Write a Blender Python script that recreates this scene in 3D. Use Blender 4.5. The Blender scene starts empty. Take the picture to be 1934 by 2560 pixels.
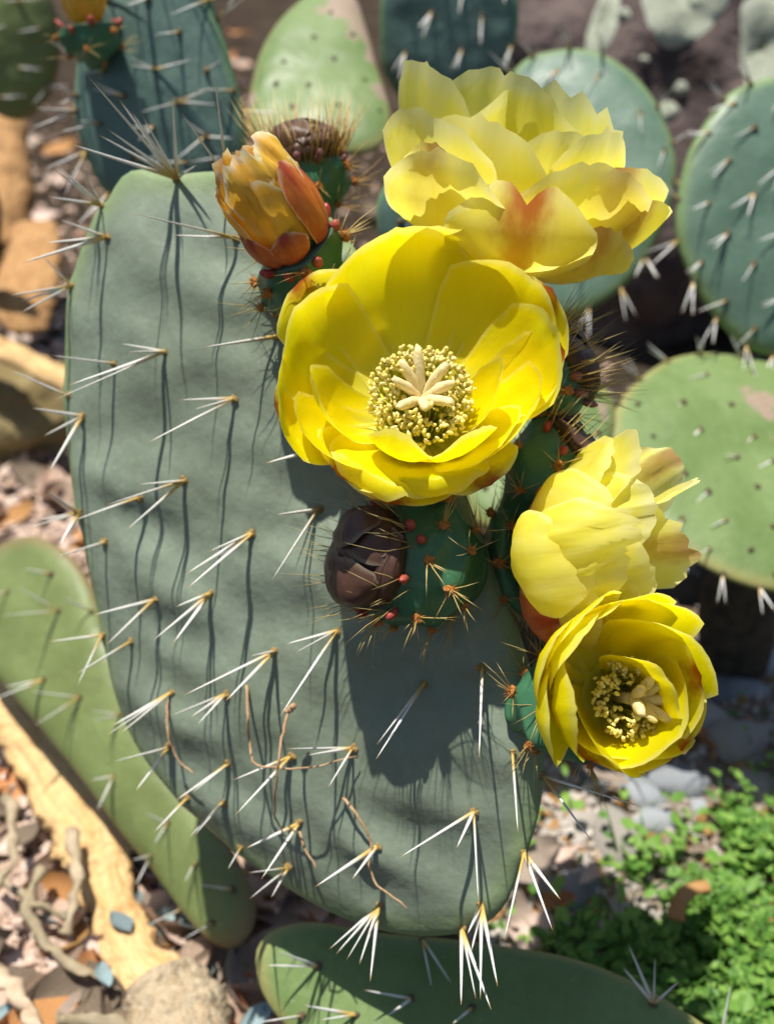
import bpy, math, random
from mathutils import Vector, Matrix, noise
from mathutils.bvhtree import BVHTree
R = math.radians
scn = bpy.context.scene
col = scn.collection
rnd = random.Random(7)

# ------------------------------------------------------------------ camera
W0, H0 = 1934.0, 2560.0
PITCH = 33.0
CAM_H = 0.42
HALF = R(25)
FPX = (H0 / 2) / math.tan(HALF)
cam_d = bpy.data.cameras.new('camera')
cam = bpy.data.objects.new('camera', cam_d)
col.objects.link(cam)
cam.location = (0, 0, CAM_H)
cam.rotation_euler = (R(90 - PITCH), 0, 0)
cam_d.sensor_fit = 'VERTICAL'
cam_d.sensor_height = 36
cam_d.lens = 18 / math.tan(HALF)
cam_d.clip_start = 0.01
cam_d.clip_end = 200
cam_d.dof.use_dof = True
cam_d.dof.focus_distance = 0.292
cam_d.dof.aperture_fstop = cam_d.lens / 3.7
cam_d.dof.aperture_blades = 0
scn.camera = cam
CM = Matrix.Translation(cam.location) @ cam.rotation_euler.to_matrix().to_4x4()
CR = CM.to_3x3()
CO = cam.location.copy()

# ------------------------------------------------------------------ light
SUN = CR @ Vector((0.187, -0.867, -0.460))       # direction the light travels
SUN.normalize()
w = bpy.data.worlds.new('World'); scn.world = w; w.use_nodes = True
nt = w.node_tree
sky = nt.nodes.new('ShaderNodeTexSky'); sky.sky_type = 'NISHITA'; sky.sun_disc = False
sky.sun_elevation = math.asin(-SUN.z)
sky.sun_rotation = math.atan2(-SUN.x, -SUN.y)
nt.links.new(sky.outputs[0], nt.nodes['Background'].inputs[0])
nt.nodes['Background'].inputs[1].default_value = 0.07
sl = bpy.data.lights.new('sun', 'SUN'); sl.energy = 4.9; sl.angle = R(0.53); sl.color = (1, 0.96, 0.89)
so = bpy.data.objects.new('sun', sl); col.objects.link(so)
so.rotation_euler = SUN.to_track_quat('-Z', 'Y').to_euler()
so.location = (-0.5, 0.2, 3)
scn.view_settings.view_transform = 'Standard'
scn.view_settings.look = 'None'
scn.view_settings.exposure = 0.52
scn.view_settings.gamma = 1
scn.view_settings.use_curve_mapping = False
scn.render.engine = 'CYCLES'

# ------------------------------------------------------------------ helpers
def ray(x, y):
    return CR @ Vector(((x - W0 / 2) / FPX, -(y - H0 / 2) / FPX, -1))
def at(x, y, d):
    return CO + ray(x, y) * d
def cdir(x, y, z):
    return (CR @ Vector((x, y, z))).normalized()
def ground(x, y, z=0.0):
    r = ray(x, y)
    return CO + r * ((z - CO.z) / r.z)
def sm(a, b, x):
    t = min(1, max(0, (x - a) / (b - a)))
    return t * t * (3 - 2 * t)
def link(o, parent=None):
    col.objects.link(o)
    if parent is not None:
        o.parent = parent
        o.matrix_parent_inverse = parent_inv(parent)
    return o
WM = {}
def parent_inv(p):
    return WM.get(p.name, Matrix.Identity(4)).inverted()
def setw(o, m):
    """world matrix of o (parents all sit unrotated at known places)"""
    o.matrix_basis = m
    WM[o.name] = m.copy()
def tag(o, label=None, cat=None, group=None, kind=None):
    if label: o['label'] = label
    if cat: o['category'] = cat
    if group: o['group'] = group
    if kind: o['kind'] = kind
    return o
def empty(name, loc):
    o = bpy.data.objects.new(name, None)
    o.empty_display_size = 0.02
    col.objects.link(o)
    setw(o, Matrix.Translation(loc))
    return o
def meshobj(name, verts, faces, mat, parent=None, smooth=True, uvs=None, attrs=None, origin=None):
    """verts in world space"""
    me = bpy.data.meshes.new(name)
    o0 = Vector(origin) if origin is not None else Vector(verts[0])
    me.from_pydata([tuple(Vector(v) - o0) for v in verts], [], faces)
    if uvs is not None:
        ul = me.uv_layers.new(name='UVMap')
        lv = [0] * len(me.loops)
        me.loops.foreach_get('vertex_index', lv)
        flat = [c for i in lv for c in uvs[i]]
        ul.data.foreach_set('uv', flat)
    if attrs:
        for k, vals in attrs.items():
            a = me.attributes.new(k, 'FLOAT', 'POINT')
            a.data.foreach_set('value', vals)
    if smooth:
        me.polygons.foreach_set('use_smooth', [True] * len(me.polygons))
    if mat is not None:
        me.materials.append(mat)
    o = bpy.data.objects.new(name, me)
    link(o, parent)
    setw(o, Matrix.Translation(o0))
    return o
def inst(name, me, m, parent=None):
    o = bpy.data.objects.new(name, me)
    link(o, parent)
    setw(o, m)
    return o
class MB:
    def __init__(s): s.v = []; s.f = []; s.uv = []
    def add(s, v, f, uv=None):
        n = len(s.v); s.v += v
        s.f += [tuple(i + n for i in q) for q in f]
        s.uv += uv if uv else [(0, 0)] * len(v)
    def tube(s, pts, rad, sides=6, flat=1.0, up=None, cap=True):
        n = len(pts); base = len(s.v)
        for i, p in enumerate(pts):
            p = Vector(p)
            t = (Vector(pts[min(i + 1, n - 1)]) - Vector(pts[max(i - 1, 0)])).normalized()
            a = Vector(up) if up else (Vector((0, 0, 1)) if abs(t.z) < .9 else Vector((1, 0, 0)))
            x = t.cross(a).normalized(); y = x.cross(t).normalized()
            for k in range(sides):
                q = 2 * math.pi * k / sides
                s.v.append(p + x * math.cos(q) * rad[i] + y * math.sin(q) * rad[i] * flat)
                s.uv.append((k / sides, i / max(1, n - 1)))
        for i in range(n - 1):
            for k in range(sides):
                a = base + i * sides + k; b = base + i * sides + (k + 1) % sides
                s.f.append((a, b, b + sides, a + sides))
        if cap:
            s.f.append(tuple(base + k for k in reversed(range(sides))))
            s.f.append(tuple(base + (n - 1) * sides + k for k in range(sides)))
    def needle(s, a, b, r, sides=3, bend=None):
        a = Vector(a); b = Vector(b); t = (b - a).normalized()
        up = Vector((0, 0, 1)) if abs(t.z) < .9 else Vector((1, 0, 0))
        x = t.cross(up).normalized(); y = x.cross(t)
        base = len(s.v)
        m = a.lerp(b, .5) + (bend if bend else Vector())
        for p, rr, tt in ((a, r, 0), (m, r * .72, .5)):
            for k in range(sides):
                q = 2 * math.pi * k / sides
                s.v.append(p + (x * math.cos(q) + y * math.sin(q)) * rr); s.uv.append((0, tt))
        s.v.append(b); s.uv.append((0, 1))
        for k in range(sides):
            k2 = (k + 1) % sides
            s.f.append((base + k, base + k2, base + sides + k2, base + sides + k))
            s.f.append((base + sides + k, base + sides + k2, base + 2 * sides))
    def blob(s, c, r, rough=.3, seed=0, squash=None):
        c = Vector(c)
        n = len(s.v)
        for v in ICO[0]:
            q = 1 + rough * noise.noise(v * 1.7 + Vector((seed * 3.1, seed, 0)))
            p = v * r * q
            if squash: p = p + squash * (p.dot(squash)) 
            s.v.append(c + p); s.uv.append((0, 0))
        s.f += [tuple(i + n for i in q) for q in ICO[1]]
    def build(s, name, mat, parent=None, smooth=True, origin=None):
        return meshobj(name, s.v, s.f, mat, parent, smooth, s.uv, None, origin)
def ico(sub):
    import bmesh
    bm = bmesh.new(); bmesh.ops.create_icosphere(bm, subdivisions=sub, radius=1)
    v = [x.co.copy() for x in bm.verts]; f = [tuple(q.index for q in p.verts) for p in bm.faces]
    bm.free(); return v, f
ICO = ico(1); ICO2 = ico(2); ICO4 = ico(4); ICO5 = ico(5)
def fbm(p, oct=3):
    a = 0; s = 1; k = 1
    for _ in range(oct):
        a += noise.noise(p * k) * s; s *= .5; k *= 2.1
    return a
def spline(pts, n, closed=False):
    """Catmull-Rom resample"""
    P = [Vector(p) for p in pts]; m = len(P); out = []
    seg = m if closed else m - 1
    for i in range(n):
        u = i / (n if closed else n - 1) * seg
        k = min(int(u), seg - 1); t = u - k
        g = (lambda j: P[j % m]) if closed else (lambda j: P[min(max(j, 0), m - 1)])
        p0, p1, p2, p3 = g(k - 1), g(k), g(k + 1), g(k + 2)
        out.append(.5 * ((2 * p1) + (p2 - p0) * t + (2 * p0 - 5 * p1 + 4 * p2 - p3) * t * t + (3 * p1 - p0 - 3 * p2 + p3) * t ** 3))
    return out
def resample(P, n):
    """even arc length on a closed list"""
    L = [0]
    for i in range(len(P)): L.append(L[-1] + (P[(i + 1) % len(P)] - P[i]).length)
    out = []; j = 0
    for i in range(n):
        s = L[-1] * i / n
        while L[j + 1] < s: j += 1
        t = (s - L[j]) / max(1e-9, L[j + 1] - L[j])
        out.append(P[j].lerp(P[(j + 1) % len(P)], t))
    return out

# ------------------------------------------------------------------ materials
class NT:
    def __init__(s, name):
        s.m = bpy.data.materials.new(name); s.m.use_nodes = True
        s.t = s.m.node_tree; s.t.nodes.clear()
        s.out = s.t.nodes.new('ShaderNodeOutputMaterial')
    def n(s, typ, **kw):
        q = s.t.nodes.new('ShaderNode' + typ)
        for k, v in kw.items():
            if hasattr(q, k) and k not in q.inputs: setattr(q, k, v)
        return q
    def l(s, a, b): s.t.links.new(a, b)
    def setin(s, sock, v):
        if isinstance(v, bpy.types.NodeSocket): s.l(v, sock)
        elif isinstance(v, tuple) and len(v) == 3 and sock.type == 'RGBA': sock.default_value = (*v, 1)
        else: sock.default_value = v
    def coord(s, which='Object'):
        return s.n('TexCoord').outputs[which]
    def noise(s, scale, vec=None, detail=3, rough=.55, out='Fac', stretch=None):
        q = s.n('TexNoise'); q.inputs['Scale'].default_value = scale
        q.inputs['Detail'].default_value = detail; q.inputs['Roughness'].default_value = rough
        v = vec if vec is not None else s.coord()
        if stretch:
            mp = s.n('Mapping'); mp.inputs['Scale'].default_value = stretch; s.l(v, mp.inputs['Vector']); v = mp.outputs[0]
        s.l(v, q.inputs['Vector'])
        return q.outputs[out]
    def math(s, op, a, b=0.0, clamp=False):
        q = s.n('Math'); q.operation = op; q.use_clamp = clamp
        s.setin(q.inputs[0], a); s.setin(q.inputs[1], b); return q.outputs[0]
    def mapr(s, v, a, b, c=0.0, d=1.0):
        q = s.n('MapRange'); q.interpolation_type = 'SMOOTHSTEP'
        s.setin(q.inputs['Value'], v)
        q.inputs['From Min'].default_value = a; q.inputs['From Max'].default_value = b
        q.inputs['To Min'].default_value = c; q.inputs['To Max'].default_value = d
        return q.outputs['Result']
    def mix(s, f, a, b, mode='MIX'):
        q = s.n('Mix'); q.data_type = 'RGBA'; q.blend_type = mode
        s.setin(q.inputs['Factor'], f); s.setin(q.inputs[6], a); s.setin(q.inputs[7], b)
        return q.outputs[2]
    def attr(s, name):
        q = s.n('Attribute'); q.attribute_name = name; return q.outputs['Fac']
    def rand(s): return s.n('ObjectInfo').outputs['Random']
    def bump(s, h, strength=.3, dist=.001):
        q = s.n('Bump'); q.inputs['Strength'].default_value = strength; q.inputs['Distance'].default_value = dist
        s.l(h, q.inputs['Height']); return q.outputs[0]
    def finish(s, colr, rough=.5, bump=None, trans=0.0, transcol=None, spec=.4, sheen=0.0):
        p = s.n('BsdfPrincipled')
        s.setin(p.inputs['Base Color'], colr); s.setin(p.inputs['Roughness'], rough)
        p.inputs['Specular IOR Level'].default_value = spec
        if sheen:
            p.inputs['Sheen Weight'].default_value = sheen
        if bump is not None: s.l(bump, p.inputs['Normal'])
        o = p.outputs[0]
        if trans > 0:
            t = s.n('BsdfTranslucent'); s.setin(t.inputs[0], transcol if transcol is not None else colr)
            if bump is not None: s.l(bump, t.inputs['Normal'])
            mx = s.n('MixShader'); mx.inputs[0].default_value = trans
            s.l(o, mx.inputs[1]); s.l(t.outputs[0], mx.inputs[2]); o = mx.outputs[0]
        s.l(o, s.out.inputs[0])
        return s.m

def m_cactus(name, c1, c2, rimc, scarc=(.36, .27, .19), rough=.5):
    s = NT(name)
    c = s.mix(s.mapr(s.noise(22), .35, .65), c1, c2)
    sp = s.mapr(s.noise(260, detail=4, rough=.7), .3, .75)
    c = s.mix(s.math('MULTIPLY', sp, .28), c, tuple(x * .62 for x in c1))
    dust = s.mapr(s.noise(70, detail=5, rough=.75), .58, .8)
    c = s.mix(s.math('MULTIPLY', dust, .3), c, (.3, .34, .29))
    c = s.mix(s.attr('rim'), c, rimc)
    sc = s.math('ADD', s.attr('scar'), s.math('MULTIPLY', s.math('SUBTRACT', s.noise(120, detail=4), .5), .9))
    scm = s.math('MULTIPLY', s.mapr(sc, .42, .6), s.mapr(s.attr('scar'), .03, .1))
    c = s.mix(scm, c, s.mix(s.noise(400), scarc, tuple(x * .6 for x in scarc)))
    speck = s.mapr(s.noise(900, detail=1), .73, .78)
    c = s.mix(s.math('MULTIPLY', speck, .5), c, (.38, .4, .33))
    b = s.bump(s.math('ADD', s.noise(330, detail=4), s.math('MULTIPLY', s.noise(60), 3)), .35, .0007)
    return s.finish(c, s.mapr(s.noise(45), .3, .7, rough - .08, rough + .14), b, spec=.38)
M_PAD = m_cactus('pad_skin', (.170, .208, .145), (.212, .258, .188), (.20, .27, .12))
M_PADL = m_cactus('pad_skin_olive', (.135, .17, .052), (.17, .215, .07), (.20, .14, .06))
M_PADG = m_cactus('pad_skin_green', (.12, .185, .052), (.16, .232, .076), (.28, .26, .09))
M_PADB = m_cactus('pad_skin_blue', (.092, .160, .108), (.125, .205, .145), (.18, .26, .09))
M_PADD = m_cactus('pad_skin_grey', (.085, .15, .125), (.12, .20, .165), (.15, .26, .11))
M_OV = m_cactus('ovary_skin', (.035, .125, .06), (.06, .18, .085), (.09, .10, .06), rough=.36)

def m_petal(name, ycol, pale, redamt, redcol, basecol, edge=.6, trans=.55, stripe=0.0):
    s = NT(name)
    uv = s.coord('UV'); sep = s.n('SeparateXYZ'); s.l(uv, sep.inputs[0])
    u = sep.outputs[0]; t = sep.outputs[1]
    a = s.math('ABSOLUTE', s.math('MULTIPLY', s.math('SUBTRACT', u, .5), 2))
    vein = s.noise(1, uv, 3, .6, stretch=(46, 2.2, 1))
    c = s.mix(s.mapr(vein, .35, .7), ycol, tuple(x * y for x, y in zip(ycol, (.98, .965, 1))))
    blotch = s.noise(5, uv, 2)
    c = s.mix(s.math('MULTIPLY', s.mapr(blotch, .4, .75), .5), c, pale)
    c = s.mix(s.mapr(t, .45, .05), c, basecol)
    nz = s.noise(9, uv, 4)
    em = s.math('MAXIMUM', s.mapr(s.math('ADD', t, s.math('MULTIPLY', nz, .08)), .955, 1.03), s.mapr(s.math('ADD', a, s.math('MULTIPLY', nz, .12)), .98, 1.06))
    c = s.mix(s.math('MULTIPLY', em, edge), c, (.93, .91, .60))
    if redamt > 0:
        k = s.math('SUBTRACT', 1.0, s.math('MULTIPLY', a, 1.9), True)
        rm = s.math('MULTIPLY', s.mapr(s.math('ADD', t, s.math('MULTIPLY', nz, .25)), .78, 1.12), s.mapr(s.math('ADD', k, s.math('MULTIPLY', s.math('SUBTRACT', nz, .5), .5)), .0, .8))
        if stripe > 0:
            k2 = s.mapr(s.math('ADD', a, s.math('MULTIPLY', s.math('SUBTRACT', nz, .5), .25)), .38, .05)
            rm = s.math('MAXIMUM', rm, s.math('MULTIPLY', s.math('MULTIPLY', k2, s.mapr(t, 1.0, .2, 1, .55)), stripe))
        c = s.mix(s.math('MULTIPLY', rm, redamt, True), c, redcol)
    h = s.math('ADD', s.math('MULTIPLY', vein, 1.0), s.math('MULTIPLY', s.noise(7, uv, 2), 3))
    return s.finish(c, .42, s.bump(h, .12, .0005), trans, c, spec=.32)
RED = (.36, .055, .012)
M_PET = m_petal('petal_yellow', (.96, .86, .003), (.97, .90, .02), 0, RED, (.93, .93, .20), .28)
M_PETO = m_petal('petal_outer', (.95, .85, .015), (.96, .89, .07), .95, RED, (.80, .76, .08), .4)
M_PETP = m_petal('petal_pale', (.95, .89, .13), (.96, .92, .36), 0, RED, (.92, .84, .06), .5, .66)
M_PETPO = m_petal('petal_pale_outer', (.93, .87, .17), (.95, .91, .42), .6, (.42, .09, .012), (.86, .76, .08), .45, .62)
M_PETST = m_petal('petal_striped', (.93, .87, .14), (.95, .91, .40), .95, (.50, .13, .012), (.62, .32, .03), .45, .62, stripe=.75)
M_PETA = m_petal('petal_amber', (.86, .52, .045), (.90, .66, .16), .3, (.55, .09, .02), (.80, .45, .03), .8, .3)
M_SEP = m_petal('sepal_red', (.62, .15, .03), (.75, .30, .07), .9, (.36, .03, .025), (.42, .07, .03), .4, .22)
M_SEPD = m_petal('sepal_dark', (.075, .036, .024), (.11, .055, .034), .5, (.05, .02, .016), (.05, .03, .016), .1, .05)

def m_simple(name, c1, c2, scale, rough=.6, trans=0, bs=.3, bd=.001, spec=.3, rv=0.0):
    s = NT(name)
    c = s.mix(s.mapr(s.noise(scale, detail=4), .3, .7), c1, c2)
    if name == 'weed_green':
        sp = s.n('SeparateXYZ'); s.l(s.coord('UV'), sp.inputs[0])
        c = s.mix(sp.outputs[0], s.mix(.6, c, (.05, .15, .02)), s.mix(.75, c, (.33, .50, .10)))
    if rv:
        q = s.n('HueSaturation'); s.l(c, q.inputs['Color'])
        s.l(s.mapr(s.rand(), 0, 1, 1 - rv, 1 + rv), q.inputs['Value'])
        s.l(s.mapr(s.rand(), 1, 0, .49, .512), q.inputs['Hue']); c = q.outputs[0]
    return s.finish(c, rough, s.bump(s.noise(scale * 3, detail=4), bs, bd), trans, spec=spec)
M_CORK = m_simple('corky_stem', (.035, .028, .02), (.085, .065, .045), 120, .9, 0, .8, .004)
M_NUB = m_simple('nub_red', (.30, .03, .035), (.36, .09, .05), 300, .35)
M_NUBP = m_simple('nub_purple', (.17, .06, .065), (.25, .11, .09), 300, .4)
M_GLO = m_simple('glochid_orange', (.44, .15, .03), (.58, .27, .07), 900, .85, bs=.6)
M_AREO = m_simple('areole_felt', (.30, .19, .07), (.44, .30, .10), 900, .9, bs=.6)
M_AREOD = m_simple('areole_dark', (.10, .075, .05), (.20, .15, .09), 900, .9, bs=.6)
M_STIG = m_simple('stigma', (.88, .72, .34), (.92, .80, .46), 500, .6, .25)
M_STAM = m_simple('stamen', (.90, .74, .14), (.93, .84, .40), 400, .6, .25)
M_FIL = m_simple('filament', (.72, .72, .06), (.80, .80, .14), 400, .5, .35)
def m_spine():
    s = NT('spine_white')
    sep = s.n('SeparateXYZ'); s.l(s.coord('UV'), sep.inputs[0]); z = sep.outputs[1]
    c = s.mix(s.mapr(s.noise(60, stretch=(1, 1, .08)), .3, .7), (.66, .64, .58), (.80, .79, .75))
    j = s.math('ADD', z, s.math('MULTIPLY', s.rand(), -.18))
    c = s.mix(s.mapr(j, .32, .02), c, (.55, .37, .10))
    c = s.mix(s.mapr(z, .88, 1.0), c, (.45, .26, .07))
    return s.finish(c, .42, spec=.4)
M_SPINE = m_spine()
def m_needle(name, a, b):
    s = NT(name)
    sep = s.n('SeparateXYZ'); s.l(s.coord('UV'), sep.inputs[0])
    c = s.mix(sep.outputs[1], a, b)
    return s.finish(c, .4, trans=.2, spec=.4)
M_NEED = m_needle('needle_straw', (.48, .30, .07), (.74, .62, .27))
M_NEEDB = m_needle('needle_brown', (.40, .21, .05), (.56, .40, .14))
M_DRY = m_simple('dried_stem', (.34, .20, .10), (.46, .31, .18), 300, .8)
M_BARKO = None
def m_bark(name, c1, c2, c3):
    s = NT(name)
    v = s.coord('UV')
    n1 = s.noise(1, v, 5, .65, stretch=(16, 5, 1))
    c = s.mix(s.mapr(n1, .3, .7), c1, c2)
    c = s.mix(s.math('MULTIPLY', s.mapr(s.noise(1, v, 4, .7, stretch=(40, 7, 1)), .52, .72), .65), c, tuple(x * .5 for x in c1))
    c = s.mix(s.math('MULTIPLY', s.mapr(s.noise(90, detail=5, rough=.7), .5, .75), .45), c, tuple(x * .62 for x in c2))
    c = s.mix(s.math('MULTIPLY', s.mapr(s.noise(40, detail=4), .62, .75), .8), c, c3)
    return s.finish(c, .75, s.bump(s.math('ADD', n1, s.noise(200, detail=5)), .9, .004))
M_BARKO = m_bark('bark_orange', (.66, .40, .15), (.78, .55, .27), (.38, .14, .03))
M_BARKT = m_bark('bark_tan', (.40, .30, .18), (.52, .42, .28), (.30, .22, .12))
M_BARKB = m_bark('bark_brown', (.40, .20, .07), (.52, .30, .12), (.12, .06, .03))
M_LEAF = m_simple('dry_leaf_brown', (.28, .20, .14), (.46, .34, .25), 60, .75, .12, .5, .001, rv=.5)
M_LEAFP = m_simple('dry_leaf_pink', (.48, .36, .28), (.62, .49, .40), 60, .75, .12, .5, .001, rv=.4)
M_LEAFO = m_simple('dry_leaf_orange', (.50, .22, .07), (.60, .32, .13), 60, .7, .15, .5, .001, rv=.35)
M_BLUE = m_simple('blue_leaf', (.17, .25, .26), (.28, .36, .36), 80, .6, .1, rv=.3)
M_TWIG = m_simple('twig_grey', (.30, .23, .14), (.46, .36, .24), 120, .8, rv=.3)
M_STONE = m_simple('stone_grey', (.22, .235, .25), (.34, .355, .37), 55, .8, 0, .5, .002, rv=.3)
M_STONEW = m_simple('stone_warm', (.32, .285, .245), (.46, .42, .37), 55, .85, 0, .5, .002, rv=.3)
M_WEED = m_simple('weed_green', (.12, .29, .03), (.21, .42, .07), 26, .5, .32, rv=.2)
M_BOULD = m_simple('boulder_rock', (.060, .042, .038), (.135, .100, .088), 26, .9, 0, .9, .006)
M_MOSS = m_simple('mossy_rock', (.16, .115, .045), (.30, .24, .11), 22, .9, 0, .8, .005)
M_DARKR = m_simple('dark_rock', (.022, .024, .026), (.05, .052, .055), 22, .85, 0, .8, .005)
def m_lichen():
    s = NT('lichen')
    g = s.noise(420, detail=4, rough=.7)
    c = s.mix(s.mapr(g, .35, .65), (.34, .36, .26), (.56, .60, .46))
    c = s.mix(s.attr('rim'), c, (.60, .64, .50))
    return s.finish(c, .95, s.bump(g, 1, .004))
M_LICH = m_lichen()
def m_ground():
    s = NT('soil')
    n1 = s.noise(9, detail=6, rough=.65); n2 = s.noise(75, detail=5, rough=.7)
    c = s.mix(s.mapr(n2, .3, .7), (.026, .018, .012), (.085, .058, .038))  # soil darkened overall; its colour stands in for deep shade around the pads
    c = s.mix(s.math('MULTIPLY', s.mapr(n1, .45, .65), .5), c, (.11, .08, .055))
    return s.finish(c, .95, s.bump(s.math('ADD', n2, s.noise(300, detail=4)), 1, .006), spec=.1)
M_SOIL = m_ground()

# ------------------------------------------------------------------ ground
def gz(x, y):
    return .010 * fbm(Vector((x * 6, y * 6, 0))) + .003 * noise.noise(Vector((x * 40, y * 40, 3)))
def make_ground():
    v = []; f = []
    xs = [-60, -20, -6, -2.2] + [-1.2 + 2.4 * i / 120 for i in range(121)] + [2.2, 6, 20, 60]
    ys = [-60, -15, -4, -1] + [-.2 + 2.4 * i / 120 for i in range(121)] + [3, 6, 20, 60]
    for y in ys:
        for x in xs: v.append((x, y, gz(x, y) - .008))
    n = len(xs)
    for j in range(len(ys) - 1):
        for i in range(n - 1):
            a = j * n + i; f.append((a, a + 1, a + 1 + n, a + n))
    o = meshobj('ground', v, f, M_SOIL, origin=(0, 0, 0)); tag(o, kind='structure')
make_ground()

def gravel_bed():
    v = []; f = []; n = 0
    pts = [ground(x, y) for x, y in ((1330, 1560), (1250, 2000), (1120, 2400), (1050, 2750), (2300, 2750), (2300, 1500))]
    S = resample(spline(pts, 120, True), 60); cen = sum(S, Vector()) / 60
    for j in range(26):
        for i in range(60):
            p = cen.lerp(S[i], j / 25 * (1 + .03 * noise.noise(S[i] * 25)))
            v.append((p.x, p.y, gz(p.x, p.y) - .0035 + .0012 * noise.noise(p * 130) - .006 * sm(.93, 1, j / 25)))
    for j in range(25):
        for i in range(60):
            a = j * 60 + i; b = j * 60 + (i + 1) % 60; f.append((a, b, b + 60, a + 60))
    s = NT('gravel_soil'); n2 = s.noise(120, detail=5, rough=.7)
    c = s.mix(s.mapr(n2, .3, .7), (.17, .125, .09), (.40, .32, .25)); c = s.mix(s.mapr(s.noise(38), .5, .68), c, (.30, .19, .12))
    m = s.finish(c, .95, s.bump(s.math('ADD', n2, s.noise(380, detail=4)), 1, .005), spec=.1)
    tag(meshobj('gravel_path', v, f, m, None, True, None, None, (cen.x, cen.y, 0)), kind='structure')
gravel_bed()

# ------------------------------------------------------------------ shared small meshes
def unit_spine():
    v = []; f = []; uv = []; S = 6
    for i, (z, r) in enumerate(((0, .8), (.06, 1), (.45, .74), (.85, .36), (1, .04))):
        for k in range(S):
            q = 2 * math.pi * k / S
            v.append((r * math.cos(q), r * .62 * math.sin(q), z)); uv.append((k / S, z))
    for i in range(4):
        for k in range(S):
            a = i * S + k; b = i * S + (k + 1) % S; f.append((a, b, b + S, a + S))
    me = bpy.data.meshes.new('spine'); me.from_pydata(v, [], f)
    ul = me.uv_layers.new(name='UVMap')
    for lp in me.loops: ul.data[lp.index].uv = uv[lp.vertex_index]
    me.polygons.foreach_set('use_smooth', [True] * len(me.polygons)); me.materials.append(M_SPINE)
    return me
SPINE = unit_spine()
def tuft_mesh(name, mat, seed, nbr=26, ln=1.5):
    b = MB(); r = random.Random(seed)
    n = 0
    for k in range(5):
        b.blob((r.uniform(-.4, .4), r.uniform(-.4, .4), r.uniform(.1, .4)), r.uniform(.45, .7), .5, seed + k)
    for k in range(nbr):
        d = Vector((r.gauss(0, 1), r.gauss(0, 1), abs(r.gauss(0, .9)) + .25)).normalized()
        b.needle(d * .4, d * ln * r.uniform(.7, 1.15), .07)
    me = bpy.data.meshes.new(name); me.from_pydata([tuple(q) for q in b.v], [], b.f)
    me.materials.append(mat)
    return me
TUFT_O = [tuft_mesh('glochid_tuft', M_GLO, i) for i in range(3)]
TUFT_A = [tuft_mesh('areole', M_AREO, 10 + i, 12, 1.15) for i in range(3)]
TUFT_D = [tuft_mesh('areole', M_AREOD, 20 + i, 10, 1.1) for i in range(2)]
def frame(p, zdir, sx, sy=None, sz=None, spin=0.0):
    z = Vector(zdir).normalized()
    a = Vector((0, 0, 1)) if abs(z.z) < .9 else Vector((1, 0, 0))
    x = a.cross(z).normalized(); y = z.cross(x)
    x, y = x * math.cos(spin) + y * math.sin(spin), y * math.cos(spin) - x * math.sin(spin)
    sy = sx if sy is None else sy; sz = sx if sz is None else sz
    return Matrix(((x.x * sx, y.x * sy, z.x * sz, p[0]), (x.y * sx, y.y * sy, z.y * sz, p[1]), (x.z * sx, y.z * sy, z.z * sz, p[2]), (0, 0, 0, 1)))
def spine(base, tip, r, parent):
    base = Vector(base); tip = Vector(tip); d = tip - base
    base = base - d.normalized() * .0012
    return inst('spine', SPINE, frame(base, tip - base, r, r, (tip - base).length, rnd.uniform(0, 3)), parent)

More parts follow.
